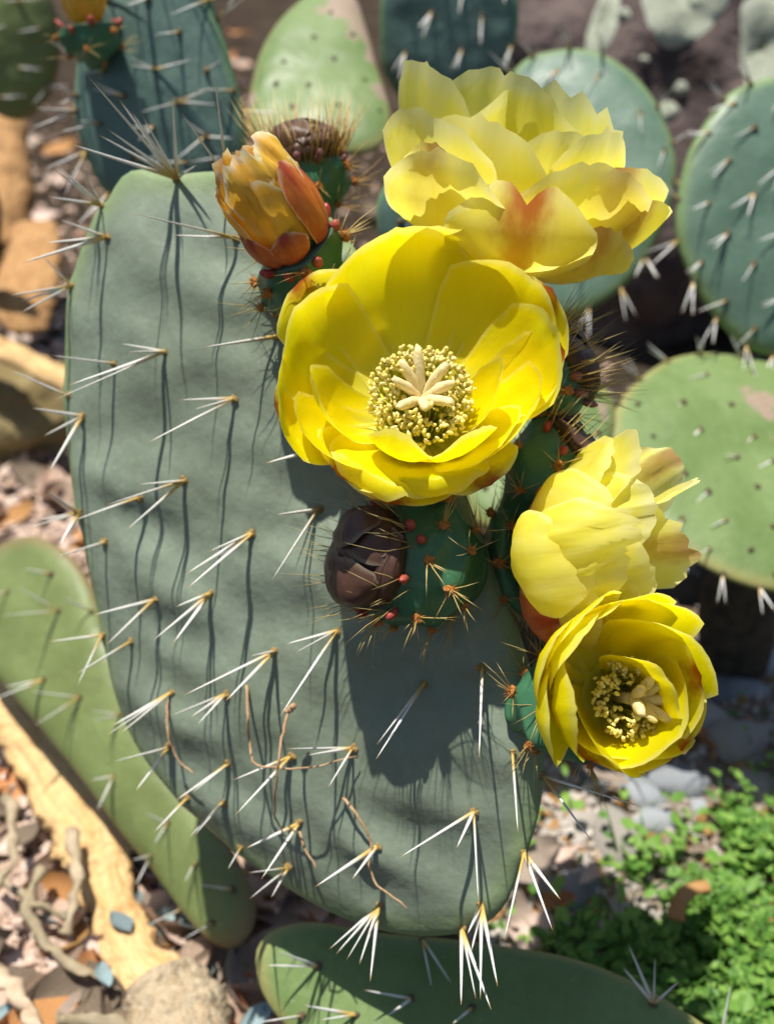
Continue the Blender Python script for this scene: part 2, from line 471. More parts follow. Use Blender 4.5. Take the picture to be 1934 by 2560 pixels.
# ------------------------------------------------------------------ cactus pads
class Pad: pass
def make_pad(name, outline, inv, thick, mat, parent, lumps=.0009, scars=(), seed=0, areoles=(), N=110, M=22, power=3.2, bend=0.0, ripple=0.0):
    """outline: closed list of picture points; inv=(x0,y0,d0,b,c): 1/depth = 1/d0 + b*(x-x0) + c*(y-y0), the plane the pad stands in"""
    x0, y0, d0, b, c = inv
    dep = lambda x, y: 1.0 / (1.0 / d0 + b * (x - x0) + c * (y - y0))
    P = [at(x, y, dep(x, y)) for x, y in outline]
    P = resample(spline(P, 400, True), N)
    cen = sum(P, Vector()) / N
    n = Vector()
    for i in range(N): n += (P[i] - cen).cross(P[(i + 1) % N] - cen)
    n.normalize()
    if n.dot(CO - cen) < 0: n = -n
    verts = []; rim = []; scar = []
    ar = [at(x, y, dep(x, y)) for x, y in areoles]
    sc = [(at(x, y, dep(x, y)), r) for x, y, r in scars]
    def put(p, rho, sign):
        h = thick * .5 * max(0, (1 - rho ** power)) ** .5
        q = p + n * (h * sign)
        if rho < .995:
            e = (1 - rho ** 8)
            lum = lumps * fbm(p * 42 + Vector((seed, 0, sign))) * e
            if ripple and sign > 0:
                lum += ripple * noise.noise(Vector((p.x * 30, p.y * 30, p.z * 75)) + Vector((seed * 2, 5, 0))) * e
            for a_ in ar:
                dd = (p - a_).length
                if dd < .012 and sign > 0: lum += .0011 * math.exp(-(dd / .0035) ** 2)
            q = q + n * lum * sign
        q = q + n * bend * (rho * rho)
        verts.append(q); rim.append(sm(.9, 1.0, rho) * .9)
        s_ = 0
        for c_, r_ in sc: s_ = max(s_, 1 - (q - c_).length / r_)
        scar.append(max(0, s_))
    faces = []
    put(cen, 0, 1)
    rho = [math.sin((j + 1) / M * math.pi / 2) ** .9 for j in range(M)]
    for j in range(M):
        for i in range(N): put(cen.lerp(P[i], rho[j]), rho[j], 1)
    back0 = len(verts)
    for j in range(M - 2, -1, -1):
        for i in range(N): put(cen.lerp(P[i], rho[j]), rho[j], -1)
    put(cen, 0, -1)
    rg = lambda j, i: 1 + j * N + i % N
    for i in range(N): faces.append((0, rg(0, i), rg(0, i + 1)))
    for j in range(2 * M - 2):
        for i in range(N): faces.append((rg(j, i), rg(j + 1, i), rg(j + 1, i + 1), rg(j, i + 1)))
    last = len(verts) - 1
    for i in range(N): faces.append((rg(2 * M - 2, i), last, rg(2 * M - 2, i + 1)))
    # orient outward
    a_, b_, c_ = (verts[k] for k in faces[0])
    if (b_ - a_).cross(c_ - a_).dot(n) < 0: faces = [tuple(reversed(q)) for q in faces]
    o = meshobj(name, verts, faces, mat, parent, True, None, {'rim': rim, 'scar': scar}, cen)
    p = Pad(); p.o = o; p.n = n; p.cen = cen; p.dep = dep
    p.bvh = BVHTree.FromPolygons(verts, faces)
    return p
def hit(pad, x, y):
    r = ray(x, y).normalized()
    loc, nor, idx, dist = pad.bvh.ray_cast(CO, r)
    if loc is None:
        q = at(x, y, pad.dep(x, y))
        loc, nor, idx, dist = pad.bvh.find_nearest(q)
    if nor.dot(r) > 0: nor = -nor
    return loc, nor
def tip_point(base, x, y, L):
    r = ray(x, y).normalized()
    t0 = (base - CO).dot(r); m = (CO + r * t0 - base).length
    if m >= L: return CO + r * t0
    return CO + r * (t0 - math.sqrt(L * L - m * m))
def plant_spines(pad, data, parent, rad=.00068, Lmin=.019, tuft=TUFT_A, ts=.0016, jit=.012):
    for (ax, ay), tips in data:
        p, nn = hit(pad, ax, ay)
        inst('areole', rnd.choice(tuft), frame(p - nn * .0003, nn + Vector((0, 0, .3)), ts * rnd.uniform(.85, 1.25), spin=rnd.uniform(0, 6)), parent)
        for tx, ty in tips:
            d = (p - CO).length
            proj = math.hypot(tx - ax, ty - ay) / FPX * d
            L = max(proj * 1.12, Lmin * rnd.uniform(.85, 1.15))
            spine(p + nn * .0004, tip_point(p, tx, ty, L), rad * rnd.uniform(.85, 1.2), parent)
def dscale(l): return [(x * 1.1574, y * 1.1574) for x, y in l]

main = empty('prickly_pear_cactus', ground(1040, 2560, 0))
tag(main, 'flowering prickly pear cactus with large grey green pad and yellow blossoms', 'cactus')

A_MAIN = [
 ((444, 448), [(218, 188), (297, 247), (268, 322), (247, 337), (176, 360), (431, 234), (329, 278), (356, 289), (492, 412)]),
 ((570, 448), [(454, 283), (536, 193)]),
 ((255, 515), [(134, 423), (136, 406), (121, 492), (205, 415)]),
 ((268, 593), [(151, 549), (113, 607), (54, 658)]),
 ((180, 716), [(109, 641), (25, 739), (50, 754), (54, 781)]),
 ((591, 595), [(337, 534), (434, 588)]),
 ((415, 880), [(302, 859), (318, 880), (172, 963), (134, 1001)]),
 ((287, 909), [(126, 888)]), ((690, 842), [(507, 869)]), ((172, 990), [(25, 924)]),
 ((586, 996), [(450, 1000), (483, 1024), (371, 1106)]),
 ((462, 1202), [(347, 1211), (316, 1326), (268, 1262)]),
 ((349, 1242), [(182, 1302)]), ((208, 1041), [(79, 1020), (110, 1090), (122, 1182)]),
 ((200, 1283), [(115, 1225), (96, 1300), (67, 1321), (148, 1364)]), ((266, 1355), [(139, 1393)]),
 ((632, 1333), [(522, 1379), (464, 1436), (469, 1470)]), ((388, 1498), [(235, 1537), (266, 1613)]),
 ((527, 1484), [(440, 1517), (383, 1601), (433, 1608)]), ((258, 1587), [(124, 1604), (194, 1714)]),
 ((328, 1604), [(191, 1685)]), ((687, 1628), [(627, 1640), (460, 1738), (565, 1752)]),
 ((428, 1733), [(265, 1840), (300, 1835), (280, 1815)]), ((565, 1735), [(426, 1790), (475, 1795), (495, 1810)]),
 ((795, 1275), [(690, 1287), (680, 1450)]), ((843, 1576), [(715, 1610), (738, 1632), (700, 1790)]),
 ((800, 1122), [(665, 1158)]), ((882, 1870), [(715, 1872), (769, 1888), (820, 1969)]),
 ((726, 1891), [(583, 1950), (589, 2037)]), ((570, 1910), [(440, 2001), (480, 1982)]),
 ((557, 2007), [(473, 2094), (486, 2089)]), ((748, 2058), [(616, 2120), (653, 2198)]),
 ((942, 2117), [(788, 2217), (880, 2198)]), ((1184, 2028), [(998, 2144), (1141, 2120), (1195, 2255)]),
 ((1060, 1708), [(942, 1861), (939, 1899)]), ((723, 2168), [(621, 2182), (624, 2247), (678, 2244)]),
 ((947, 2265), [(823, 2373), (866, 2400), (898, 2411), (925, 2454), (840, 2385)]),
 ((1308, 2131), [(1259, 2352), (1380, 2325), (1400, 2249)]),
 ((1203, 2260), [(1168, 2335), (1243, 2465), (1200, 2497), (1178, 2378)]),
 ((1154, 2320), [(1152, 2513), (1189, 2497), (1227, 2524)]),
 ((423, 1868), [(281, 1905), (339, 1978)]), ((1205, 1670), [(1197, 1894)]), ((1280, 1880), [(1294, 2082)]),
 ((1355, 1940), [(1604, 2018), (1480, 2105)]), ((469, 1995), [(385, 2081)]), ((603, 2119), [(570, 2173)]),
]
OUT_MAIN = dscale([(372, 378), (300, 366), (262, 386), (236, 432), (205, 470), (184, 520), (165, 580), (150, 640), (145, 720), (143, 800), (143, 870), (149, 950), (160, 1050), (176, 1130), (195, 1230), (216, 1330), (240, 1450), (262, 1530), (292, 1600), (335, 1665), (400, 1740), (500, 1830), (600, 1902), (700, 1962), (800, 2002), (880, 2018), (960, 2020), (1035, 2002), (1085, 1962), (1112, 1905), (1142, 1830), (1166, 1740), (1175, 1640), (1160, 1510), (1112, 1340), (1025, 1120), (950, 910), (865, 710), (775, 550), (690, 445), (600, 395), (500, 372), (430, 372)])
PLANE_MAIN = (967, 1280, .340, 5.3e-4, -1.0e-4)
pad_main = make_pad('pad', OUT_MAIN, PLANE_MAIN, .019, M_PAD, main, areoles=[a for a, _ in A_MAIN], seed=2, N=160, M=44, ripple=.0038, lumps=.0009)
pad_main.o['label'] = 'tall grey green cactus pad with long white spines and flowers on its rim'
plant_spines(pad_main, A_MAIN, pad_main.o)

# pad the main one grows from
OUT_BASE = dscale([(552, 2075), (562, 2035), (600, 2005), (680, 1992), (800, 2012), (1000, 2032), (1200, 2062), (1340, 2108), (1450, 2168), (1560, 2250), (1600, 2360), (1500, 2470), (1300, 2540), (1050, 2530), (850, 2430), (700, 2300), (610, 2210), (565, 2140)])
pad_base = make_pad('pad', OUT_BASE, (1100, 2450, .388, 0.5e-4, 4.0e-4), .018, M_PADG, main, seed=5, lumps=.001)
pad_base.o['label'] = 'low green pad half in shadow that carries the tall pad'
plant_spines(pad_base, [
 ((796, 2416), [(662, 2413), (694, 2378)]), ((753, 2540), [(645, 2556), (690, 2550)]), ((888, 2537), [(758, 2513), (800, 2550)]),
 ((1028, 2497), [(909, 2475), (968, 2540)]), ((1632, 2511), [(1569, 2360), (1636, 2390), (1699, 2451), (1554, 2416)]),
 ((1810, 2590), [(1827, 2455)]), ((1055, 2350), [(1079, 2470), (1130, 2462)]), ((1180, 2520), [(1130, 2560)])], pad_base.o, tuft=TUFT_D)

# lower left pad
OUT_LOW = dscale([(-60, 1230), (0, 1178), (70, 1158), (140, 1190), (195, 1260), (240, 1370), (300, 1500), (380, 1640), (450, 1760), (520, 1870), (552, 1950), (540, 2020), (490, 2050), (425, 2005), (335, 1885), (265, 1800), (185, 1690), (100, 1585), (20, 1490), (-50, 1400), (-80, 1310)])
pad_low = make_pad('pad', OUT_LOW, (250, 1700, .520, 3.5e-4, 2.5e-4), .016, M_PADL, main, seed=9)
pad_low.o['label'] = 'olive green pad slanting below the tall pad beside the bark strip'
plant_spines(pad_low, [
 ((201, 1744), [(71, 1727), (84, 1815)]), ((285, 1941), [(243, 2027), (226, 1951)]), ((148, 1527), [(0, 1539), (43, 1465)]),
 ((129, 1436), [(60, 1420)]), ((110, 1700), [(10, 1718), (-20, 1750)]), ((302, 1788), [(226, 1775), (226, 1803)]),
 ((486, 2161), [(461, 2207)]), ((377, 2140), [(339, 2215), (330, 2150)]), ((452, 2274), [(364, 2316)]), ((532, 2307), [(457, 2349)]),
 ((582, 2224), [(494, 2211)]), ((20, 1480), [(-60, 1500)]), ((230, 1530), [(150, 1490)]), ((420, 2060), [(360, 2030), (385, 2110)])], pad_low.o, tuft=TUFT_D)

# ------------------------------------------------------------------ flowers
def petal(parent, fr, tip=None, h=.03, az=None, Rr=None, W=.02, mat=M_PET, p1=(.55, .02), p2=(1.05, .45), cup=.28, ruf=.05, notch=0.0, point=.008, wave=0.0,
          twist=0.0, roll=0.0, base=.5, seed=0, r0=.004, nu=17, nv=22, jag=.012, crumple=0.0, name='petal', tipround=.20):
    C0, A, U, V = fr
    if tip is not None:
        r = ray(*tip); q = C0 + A * h
        den = r.dot(A)
        k = (q - CO).dot(A) / den
        d = CO + r * k - q
        Rr = d.length; az = math.atan2(d.dot(V), d.dot(U))
        if Rr > .055:
            d = d.normalized() * .055; Rr = .055
    E = U * math.cos(az) + V * math.sin(az)
    T = A.cross(E)
    B = [Vector((r0, 0)), Vector((r0 + p1[0] * (Rr - r0), p1[1] * h)), Vector((p2[0] * Rr, p2[1] * h)), Vector((Rr, h))]
    def bez(t):
        s = 1 - t
        return B[0] * s ** 3 + B[1] * 3 * s * s * t + B[2] * 3 * s * t * t + B[3] * t ** 3
    v = []; uv = []; f = []
    skew = .22 * math.sin(seed * 7.7)
    sd = Vector((seed * 1.37, seed * .71, seed * 2.3))
    for j in range(nv):
        t = j / (nv - 1)
        for i in range(nu):
            s = -1 + 2 * i / (nu - 1)
            te = t * (1 - tipround * abs(s) ** 3.1 - notch * math.exp(-(s / .16) ** 2) + point * math.exp(-(s / .07) ** 2))
            if jag: te += jag * t ** 4 * noise.noise(Vector((s * 9, seed, 0)) + sd) + jag * .6 * t ** 8 * noise.noise(Vector((s * 27, seed, 1)) + sd)
            c = bez(min(te, 1.06)); c2 = bez(min(te, 1.06) + .01) - bez(min(te, 1.06) - .01)
            c2.normalize(); n = Vector((-c2.y, c2.x))
            wd = W * (base + (1 - base) * sm(0, .68, te)) * (1 - .10 * sm(.8, 1, te))
            wd *= 1 + .05 * noise.noise(Vector((te * 4, i > nu / 2, seed)) + sd)
            x = s * wd
            x += skew * W * te * te
            disp = cup * wd * s * s * (1 - .45 * te ** 4)
            if wave: disp += wave * W * te ** 5 * math.sin(s * 8 + seed * 2.1)
            disp += ruf * W * te * te * (abs(s) ** 1.3) * math.sin(s * 4.2 + seed * 1.9 + te * 3) + ruf * W * .9 * te * noise.noise(Vector((s * 2.2, te * 2.6, seed)) + sd)
            if roll: disp -= roll * wd * (sm(.82, 1.0, te) + .6 * sm(.62, 1, abs(s)) * sm(.45, .8, te))
            if crumple:
                disp += crumple * W * te * (noise.noise(Vector((s * 3.6, te * 5, seed + 9)) + sd) + .6 * noise.noise(Vector((s * 8, te * 9, seed + 5)) + sd))
                x += crumple * W * te * .5 * noise.noise(Vector((s * 3, te * 5, seed + 3)) + sd)
            disp -= .025 * W * math.exp(-(s / .10) ** 2) * te
            ct, st = math.cos(twist * te), math.sin(twist * te)
            x, disp = x * ct - disp * st, x * st + disp * ct
            p = C0 + E * (c.x + n.x * disp) + A * (c.y + n.y * disp) + T * x
            v.append(p); uv.append((.5 + s * .5, t))
    for j in range(nv - 1):
        for i in range(nu - 1):
            a = j * nu + i; f.append((a, a + 1, a + 1 + nu, a + nu))
    return meshobj(name, v, f, mat, parent, True, uv, None, C0 + E * r0)
def mkframe(x, y, d, ax):
    C0 = at(x, y, d); A = cdir(*ax)
    U = (cdir(1, 0, 0) - A * cdir(1, 0, 0).dot(A)).normalized()
    V = A.cross(U)
    return C0, A, U, V
def ovary(name, parent, bpos, fr, rmax, rtop, seed, n_are=16, needles=6, nlen=.012, nubs=8, nubmat=M_NUB, label=None, top_needles=0, rb=.35, needmat=M_NEED, topdir=None, bulge=.62):
    """green receptacle from bpos to the flower base, with orange tufts, needles and fleshy nubs"""
    C0, A, U, V = fr
    r_ = random.Random(seed)
    N = 40; M = 26; v = []; f = []; rim = []
    ax0 = (C0 - bpos)
    ctr = lambda t: bpos.lerp(C0, t)
    prof = lambda t: rmax * (rb + (1 - rb) * sm(0, bulge, t)) * (1 - (1 - rtop / rmax) * sm(.7, 1.0, t) ** 1.3)
    e = ax0.normalized()
    def loc(t, q):
        D = e.lerp(A, t).normalized()
        X = (U - D * U.dot(D)).normalized(); Y = D.cross(X)
        r = prof(t) * (1 + .07 * noise.noise(Vector((math.cos(q) * 1.6, math.sin(q) * 1.6, t * 3 + seed))))
        dirv = X * math.cos(q) + Y * math.sin(q)
        return ctr(t) + dirv * r, dirv
    are = []
    for k in range(n_are):
        t = .16 + .78 * (k + .5) / n_are; q = k * 2.39996 + seed
        are.append((t, q % (2 * math.pi)))
    for j in range(M + 1):
        t = j / M
        for i in range(N):
            q = 2 * math.pi * i / N
            p, dv = loc(t, q)
            bmp = 0
            for (ta, qa) in are:
                dq = abs((q - qa + math.pi) % (2 * math.pi) - math.pi) * prof(ta); dt = (t - ta) * ax0.length
                bmp += .0016 * math.exp(-(dq * dq + dt * dt) / .0034 ** 2)
            v.append(p + dv * bmp); rim.append(.5 * sm(.9, 1, t))
    for j in range(M):
        for i in range(N):
            a = j * N + i; b = j * N + (i + 1) % N; f.append((a, b, b + N, a + N))
    v.append(ctr(0)); f += [(len(v) - 1, (i + 1) % N, i) for i in range(N)]; rim.append(0)
    v.append(C0 - A * .002); f += [(len(v) - 1, M * N + i, M * N + (i + 1) % N) for i in range(N)]; rim.append(.4)
    o = meshobj(name, v, f, M_OV, parent, True, None, {'rim': rim, 'scar': [0.0] * len(v)}, bpos)
    if label: o['label'] = label
    nb = MB()
    for k, (t, q) in enumerate(are):
        p, dv = loc(t, q)
        p = p + dv * .0016
        zd = (dv + A * .35).normalized()
        inst('areole', r_.choice(TUFT_O), frame(p, zd, .0018 * r_.uniform(.8, 1.25), spin=r_.uniform(0, 6)), o)
        for m in range(needles + r_.randint(-2, 2)):
            d = (dv * 1.0 + A * r_.uniform(-.25, .75) + Vector((r_.gauss(0, 1), r_.gauss(0, 1), r_.gauss(0, 1) - .25)) * .5).normalized()
            L = nlen * r_.uniform(.5, 1.25)
            nb.needle(p, p + d * L, 0.0002, bend=Vector((r_.gauss(0, 1), r_.gauss(0, 1), r_.gauss(0, 1))) * L * .02)
    for m in range(top_needles):
        q = r_.uniform(0, 6.283); t = r_.uniform(.86, 1.0)
        p, dv = loc(t, q)
        D = topdir if topdir is not None else A
        d = (D * 1.3 + dv * r_.uniform(-.15, .75) + Vector((r_.gauss(0, 1), r_.gauss(0, 1), r_.gauss(0, 1))) * .22).normalized()
        L = nlen * r_.uniform(.8, 1.9)
        nb.needle(p - dv * .001, p + d * L, 0.0002, bend=Vector((r_.gauss(0, 1), r_.gauss(0, 1), r_.gauss(0, 1))) * L * .02)
    if nb.v:
        s = nb.build('needles', needmat, o); s['kind'] = 'stuff'
    for k in range(nubs):
        q = k * 2 * math.pi / nubs + r_.uniform(-.2, .2); t = r_.uniform(.84, .99)
        p, dv = loc(t, q)
        b = MB(); zd = (dv * .8 + A).normalized()
        L = r_.uniform(.003, .0055); rr = r_.uniform(.0011, .0017)
        b.tube([p - dv * .001, p + zd * L * .35, p + zd * L * .75, p + zd * L], [rr * .8, rr, rr * .85, rr * .3], 7)
        b.build('scale_leaf', nubmat, o)
    return o
def stamens(parent, fr, n, r_in, r_out, hh, seed, spread=1.0):
    C0, A, U, V = fr; r_ = random.Random(seed)
    fb = MB(); ab = MB()
    for k in range(n):
        q = r_.uniform(0, 6.283); ro = r_in + (r_out - r_in) * math.sqrt(r_.random())
        E = U * math.cos(q) + V * math.sin(q)
        b = C0 + E * ro * .45 + A * .001
        h = hh * r_.uniform(.72, 1.1) * (1 - .18 * ro / r_out)
        m = C0 + E * ro * .85 + A * h * .55
        t = C0 + E * ro * spread + A * h
        fb.tube([b, m, t], [.00022, .0002, .00016], 4, cap=False)
        an = (A * .6 + Vector((r_.gauss(0, 1), r_.gauss(0, 1), r_.gauss(0, 1)))).normalized()
        L = r_.uniform(.0013, .0022); rr = r_.uniform(.00045, .0007)
        p = [t - an * L * .5, t - an * L * .2 + E * rr * .3, t + an * L * .25, t + an * L * .5]
        ab.tube(p, [rr * .5, rr, rr * .95, rr * .35], 5)
        if r_.random() < .5: ab.blob(t + Vector((r_.gauss(0, 1), r_.gauss(0, 1), r_.gauss(0, 1))) * .0006, rr * 1.0, .7, k)
    o1 = fb.build('filaments', M_FIL, parent); o1['kind'] = 'stuff'
    o2 = ab.build('anthers', M_STAM, parent); o2['kind'] = 'stuff'
def bowl(parent, fr, rad, mat):
    C0, A, U, V = fr; v = []; f = []; N = 24; uv = []
    for j in range(6):
        t = j / 5
        for i in range(N):
            q = 2 * math.pi * i / N
            v.append(C0 + (U * math.cos(q) + V * math.sin(q)) * rad * (.05 + .95 * t) + A * (.0009 + .35 * rad * t * t)); uv.append((.5, .05))
    for j in range(5):
        for i in range(N):
            a = j * N + i; b = j * N + (i + 1) % N; f.append((a, b, b + N, a + N))
    meshobj('flower_cup', v, f, mat, parent, True, uv, None, C0)
def stigma(parent, fr, n, L, h, spread, seed, lean=None):
    C0, A, U, V = fr; r_ = random.Random(seed)
    b = MB(); b.tube([C0, C0 + A * h * .6, C0 + A * h], [.0019, .0016, .0017], 8); b.build('style', M_STIG, parent)
    top = C0 + A * h
    for k in range(n):
        q = 2 * math.pi * k / n + r_.uniform(-.15, .15); E = U * math.cos(q) + V * math.sin(q)
        d = (A + E * spread * r_.uniform(.85, 1.15) + (lean if lean else Vector())).normalized()
        l = L * r_.uniform(.85, 1.12)
        mb = MB(); pts = []; rad = []
        for i in range(9):
            t = i / 8
            pts.append(top - A * .001 + d * l * t + (E * .12 - A * .1) * l * t * t)
            rad.append(.0014 * (.75 + .35 * math.sin(t * 3.0)) * (1 if t < .95 else .6))
        mb.tube(pts, rad, 8)
        for vi, q_ in enumerate(mb.v):
            mb.v[vi] = q_ + Vector((noise.noise(q_ * 900), noise.noise(q_ * 900 + Vector((5, 0, 0))), noise.noise(q_ * 900 + Vector((0, 7, 0))))) * .00045
        mb.build('stigma_lobe', M_STIG, parent)

# --- flower 1, wide open in the middle
F1 = mkframe(1050, 1050, .318, (.0, .40, .92))
fl = ovary('flower', main, at(1130, 1130, .345), F1, .014, .011, 1, n_are=12, label='wide open bright yellow flower with cream stigma facing the light')
P = lambda tip, h, W, **k: petal(fl, F1, tip, h, W=W, **k)
i_ = 0
for tip, h, Wd, kw in [
 # outer ring
 ((772, 688), .029, .0150, dict(mat=M_PETO, seed=1, p2=(1.1, .5))),
 ((1375, 735), .030, .0150, dict(mat=M_PETO, seed=2, p2=(1.1, .5), roll=.05)),
 ((1000, 1262), .010, .0150, dict(mat=M_PETO, seed=3, p2=(.80, .85), cup=.12, tipround=.3)),
 ((712, 1025), .023, .0130, dict(mat=M_PETO, seed=4, p2=(1.02, .5), roll=.2)),
 ((1205, 1208), .014, .0145, dict(mat=M_PETO, seed=5, p2=(.82, .85), cup=.15, roll=.15, tipround=.28)),
 ((830, 1172), .017, .0130, dict(mat=M_PETO, seed=6, p2=(.86, .75), cup=.3)),
 ((1405, 868), .030, .0115, dict(mat=M_PETO, seed=7, p2=(.95, .5), cup=.5)),
 # middle ring
 ((952, 588), .036, .0215, dict(seed=8, cup=.25)),
 ((1105, 566), .035, .0215, dict(seed=9, cup=.22)),
 ((694, 930), .031, .0195, dict(seed=10)),
 ((745, 770), .033, .0190, dict(seed=11)),
 ((1275, 660), .034, .0185, dict(seed=12)),
 ((1365, 815), .034, .0165, dict(seed=13, roll=.12)),
 ((1335, 1010), .029, .0150, dict(seed=14, cup=.4)),
 ((1255, 1110), .024, .0145, dict(seed=22, cup=.3, p2=(.9, .7))),
 ((900, 1188), .021, .0150, dict(seed=15, roll=.45, p2=(.80, .95), cup=.15, tipround=.3)),
 ((1110, 1205), .020, .0150, dict(seed=16, roll=.45, p2=(.80, .95), cup=.15, tipround=.3)),
 ((770, 1095), .026, .0140, dict(seed=17, cup=.4, p2=(.95, .6))),
 # inner ring
 ((985, 1075), .033, .0098, dict(seed=18, p2=(1.15, .35), cup=.38, tipround=.34)),
 ((1165, 1085), .031, .0112, dict(seed=19, p2=(1.08, .4), cup=.3, tipround=.3)),
 ((1255, 915), .033, .0092, dict(seed=20, p2=(1.1, .45), cup=.4, tipround=.36)),
 ((785, 965), .032, .0112, dict(seed=21, p2=(1.1, .45), cup=.45, tipround=.3)),
]:
    P(tip, h, Wd, **kw)
bowl(fl, F1, .0105, M_PET)
stamens(fl, F1, 430, .004, .0148, .0200, 3)
stigma(fl, F1, 8, .0150, .0125, .62, 4, lean=cdir(0, 1, 0) * .0)

# --- flower 2, pale one behind and above, seen from the side
F2 = mkframe(1270, 625, .368, (.10, .80, .59))
fl2 = ovary('flower', main, at(1180, 860, .375), F2, .0125, .010, 11, n_are=12, label='pale yellow ruffled flower with an orange striped petal behind the widest bloom')
for tip, h, Wd, kw in [
 ((1066, 162), .056, .0165, dict(seed=31, mat=M_PETP, ruf=.1)),
 ((1240, 174), .056, .0185, dict(seed=32, mat=M_PETP, jag=.018, ruf=.12, tipround=.12)),
 ((1365, 225), .054, .0175, dict(seed=33, mat=M_PETP, jag=.035, ruf=.16, tipround=.12)),
 ((1045, 300), .050, .0135, dict(seed=34, mat=M_PETP, cup=.5, ruf=.12, roll=.15)),
 ((1500, 330), .050, .0085, dict(seed=36, mat=M_PETP, cup=.6, jag=.014)),
 ((1400, 330), .048, .0120, dict(seed=46, mat=M_PETP, cup=.4, jag=.014)),
 ((1225, 300), .049, .0165, dict(seed=35, mat=M_PETP, cup=.25, jag=.014, ruf=.12, p2=(1.35, .45))),
 ((1010, 385), .043, .0100, dict(seed=37, mat=M_PETPO, cup=.5, roll=.35)),
 ((1570, 420), .043, .0160, dict(seed=38, mat=M_PETPO, cup=.35, jag=.014)),
 ((1490, 450), .044, .0150, dict(seed=45, mat=M_PETP, cup=.3, jag=.014, p2=(1.2, .45))),
 ((1110, 440), .040, .0140, dict(seed=39, mat=M_PETP, cup=.3, roll=.35, p2=(1.25, .5))),
 ((1320, 470), .039, .0155, dict(seed=40, mat=M_PETST, cup=.3, notch=.07, p2=(1.55, .45), point=.0, ruf=.03)),
 ((1590, 520), .034, .0140, dict(seed=41, mat=M_PETPO, cup=.4)),
 ((1470, 575), .026, .0105, dict(seed=42, mat=M_PETPO, cup=.35, roll=.5, p2=(1.2, .3))),
 ((1230, 610), .016, .0075, dict(seed=43, mat=M_SEP, cup=.3, roll=.1)),
 ((1120, 540), .020, .0075, dict(seed=44, mat=M_SEP, cup=.3)),
]:
    petal(fl2, F2, tip, h * 1.1, W=Wd * 1.38, wave=.03, **{**dict(tipround=.13), **kw})
bowl(fl2, F2, .010, M_PETP)
stamens(fl2, F2, 60, .003, .010, .018, 13)

# --- flower 3, pale crumpled bloom on the right
F3 = mkframe(1365, 1385, .336, (.80, .18, .57))
fl3 = ovary('flower', main, at(1205, 1440, .340), F3, .0185, .0132, 21, n_are=18, needles=5, nlen=.013, label='pale half closed flower with crumpled petals over a spiny green ovary')
for tip, h, Wd, kw in [
 ((1385, 1470), .014, .0080, dict(seed=61, mat=M_SEP, cup=.3)),
 ((1400, 1545), .018, .0070, dict(seed=62, mat=M_SEP, cup=.3, p2=(1.2, .3))),
 ((1395, 1235), .018, .0070, dict(seed=63, mat=M_SEP, cup=.3, crumple=.2)),
 ((1350, 1400), .012, .0060, dict(seed=69, mat=M_SEP, cup=.3)),
 ((1690, 1165), .038, .0150, dict(seed=51, mat=M_PETPO, cup=.4, roll=.2)),
 ((1610, 1190), .040, .0150, dict(seed=52, mat=M_PETP, cup=.3, roll=.3, ruf=.12)),
 ((1545, 1150), .034, .0130, dict(seed=64, mat=M_PETP, cup=.3, roll=.3)),
 ((1745, 1225), .047, .0110, dict(seed=53, mat=M_PETP, cup=.5, jag=.05, roll=.3)),
 ((1715, 1345), .043, .0130, dict(seed=54, mat=M_PETPO, cup=.4, jag=.04)),
 ((1615, 1490), .036, .0130, dict(seed=55, mat=M_PETP, cup=.4, roll=.15)),
 ((1500, 1515), .030, .0130, dict(seed=56, mat=M_PETP, cup=.35, p2=(1.2, .5))),
 ((1640, 1440), .040, .0130, dict(seed=57, mat=M_PETP, cup=.4)),
 ((1530, 1265), .034, .0120, dict(seed=58, mat=M_PETP, cup=.3, p2=(1.6, .5), ruf=.1)),
 ((1490, 1370), .032, .0125, dict(seed=59, mat=M_PETP, cup=.4, p2=(1.8, .4), crumple=.10)),
 ((1570, 1400), .038, .0110, dict(seed=60, mat=M_PETP, cup=.5, p2=(1.6, .5), crumple=.14)),
 ((1640, 1290), .043, .0115, dict(seed=65, mat=M_PETP, cup=.5, p2=(1.5, .5), crumple=.14)),
 ((1590, 1330), .042, .0090, dict(seed=66, mat=M_PETP, cup=.6, p2=(1.8, .5), crumple=.2, jag=.05)),
]:
    petal(fl3, F3, tip, h * 1.08, W=Wd * 1.14, **{**dict(tipround=.15, crumple=.06), **kw})

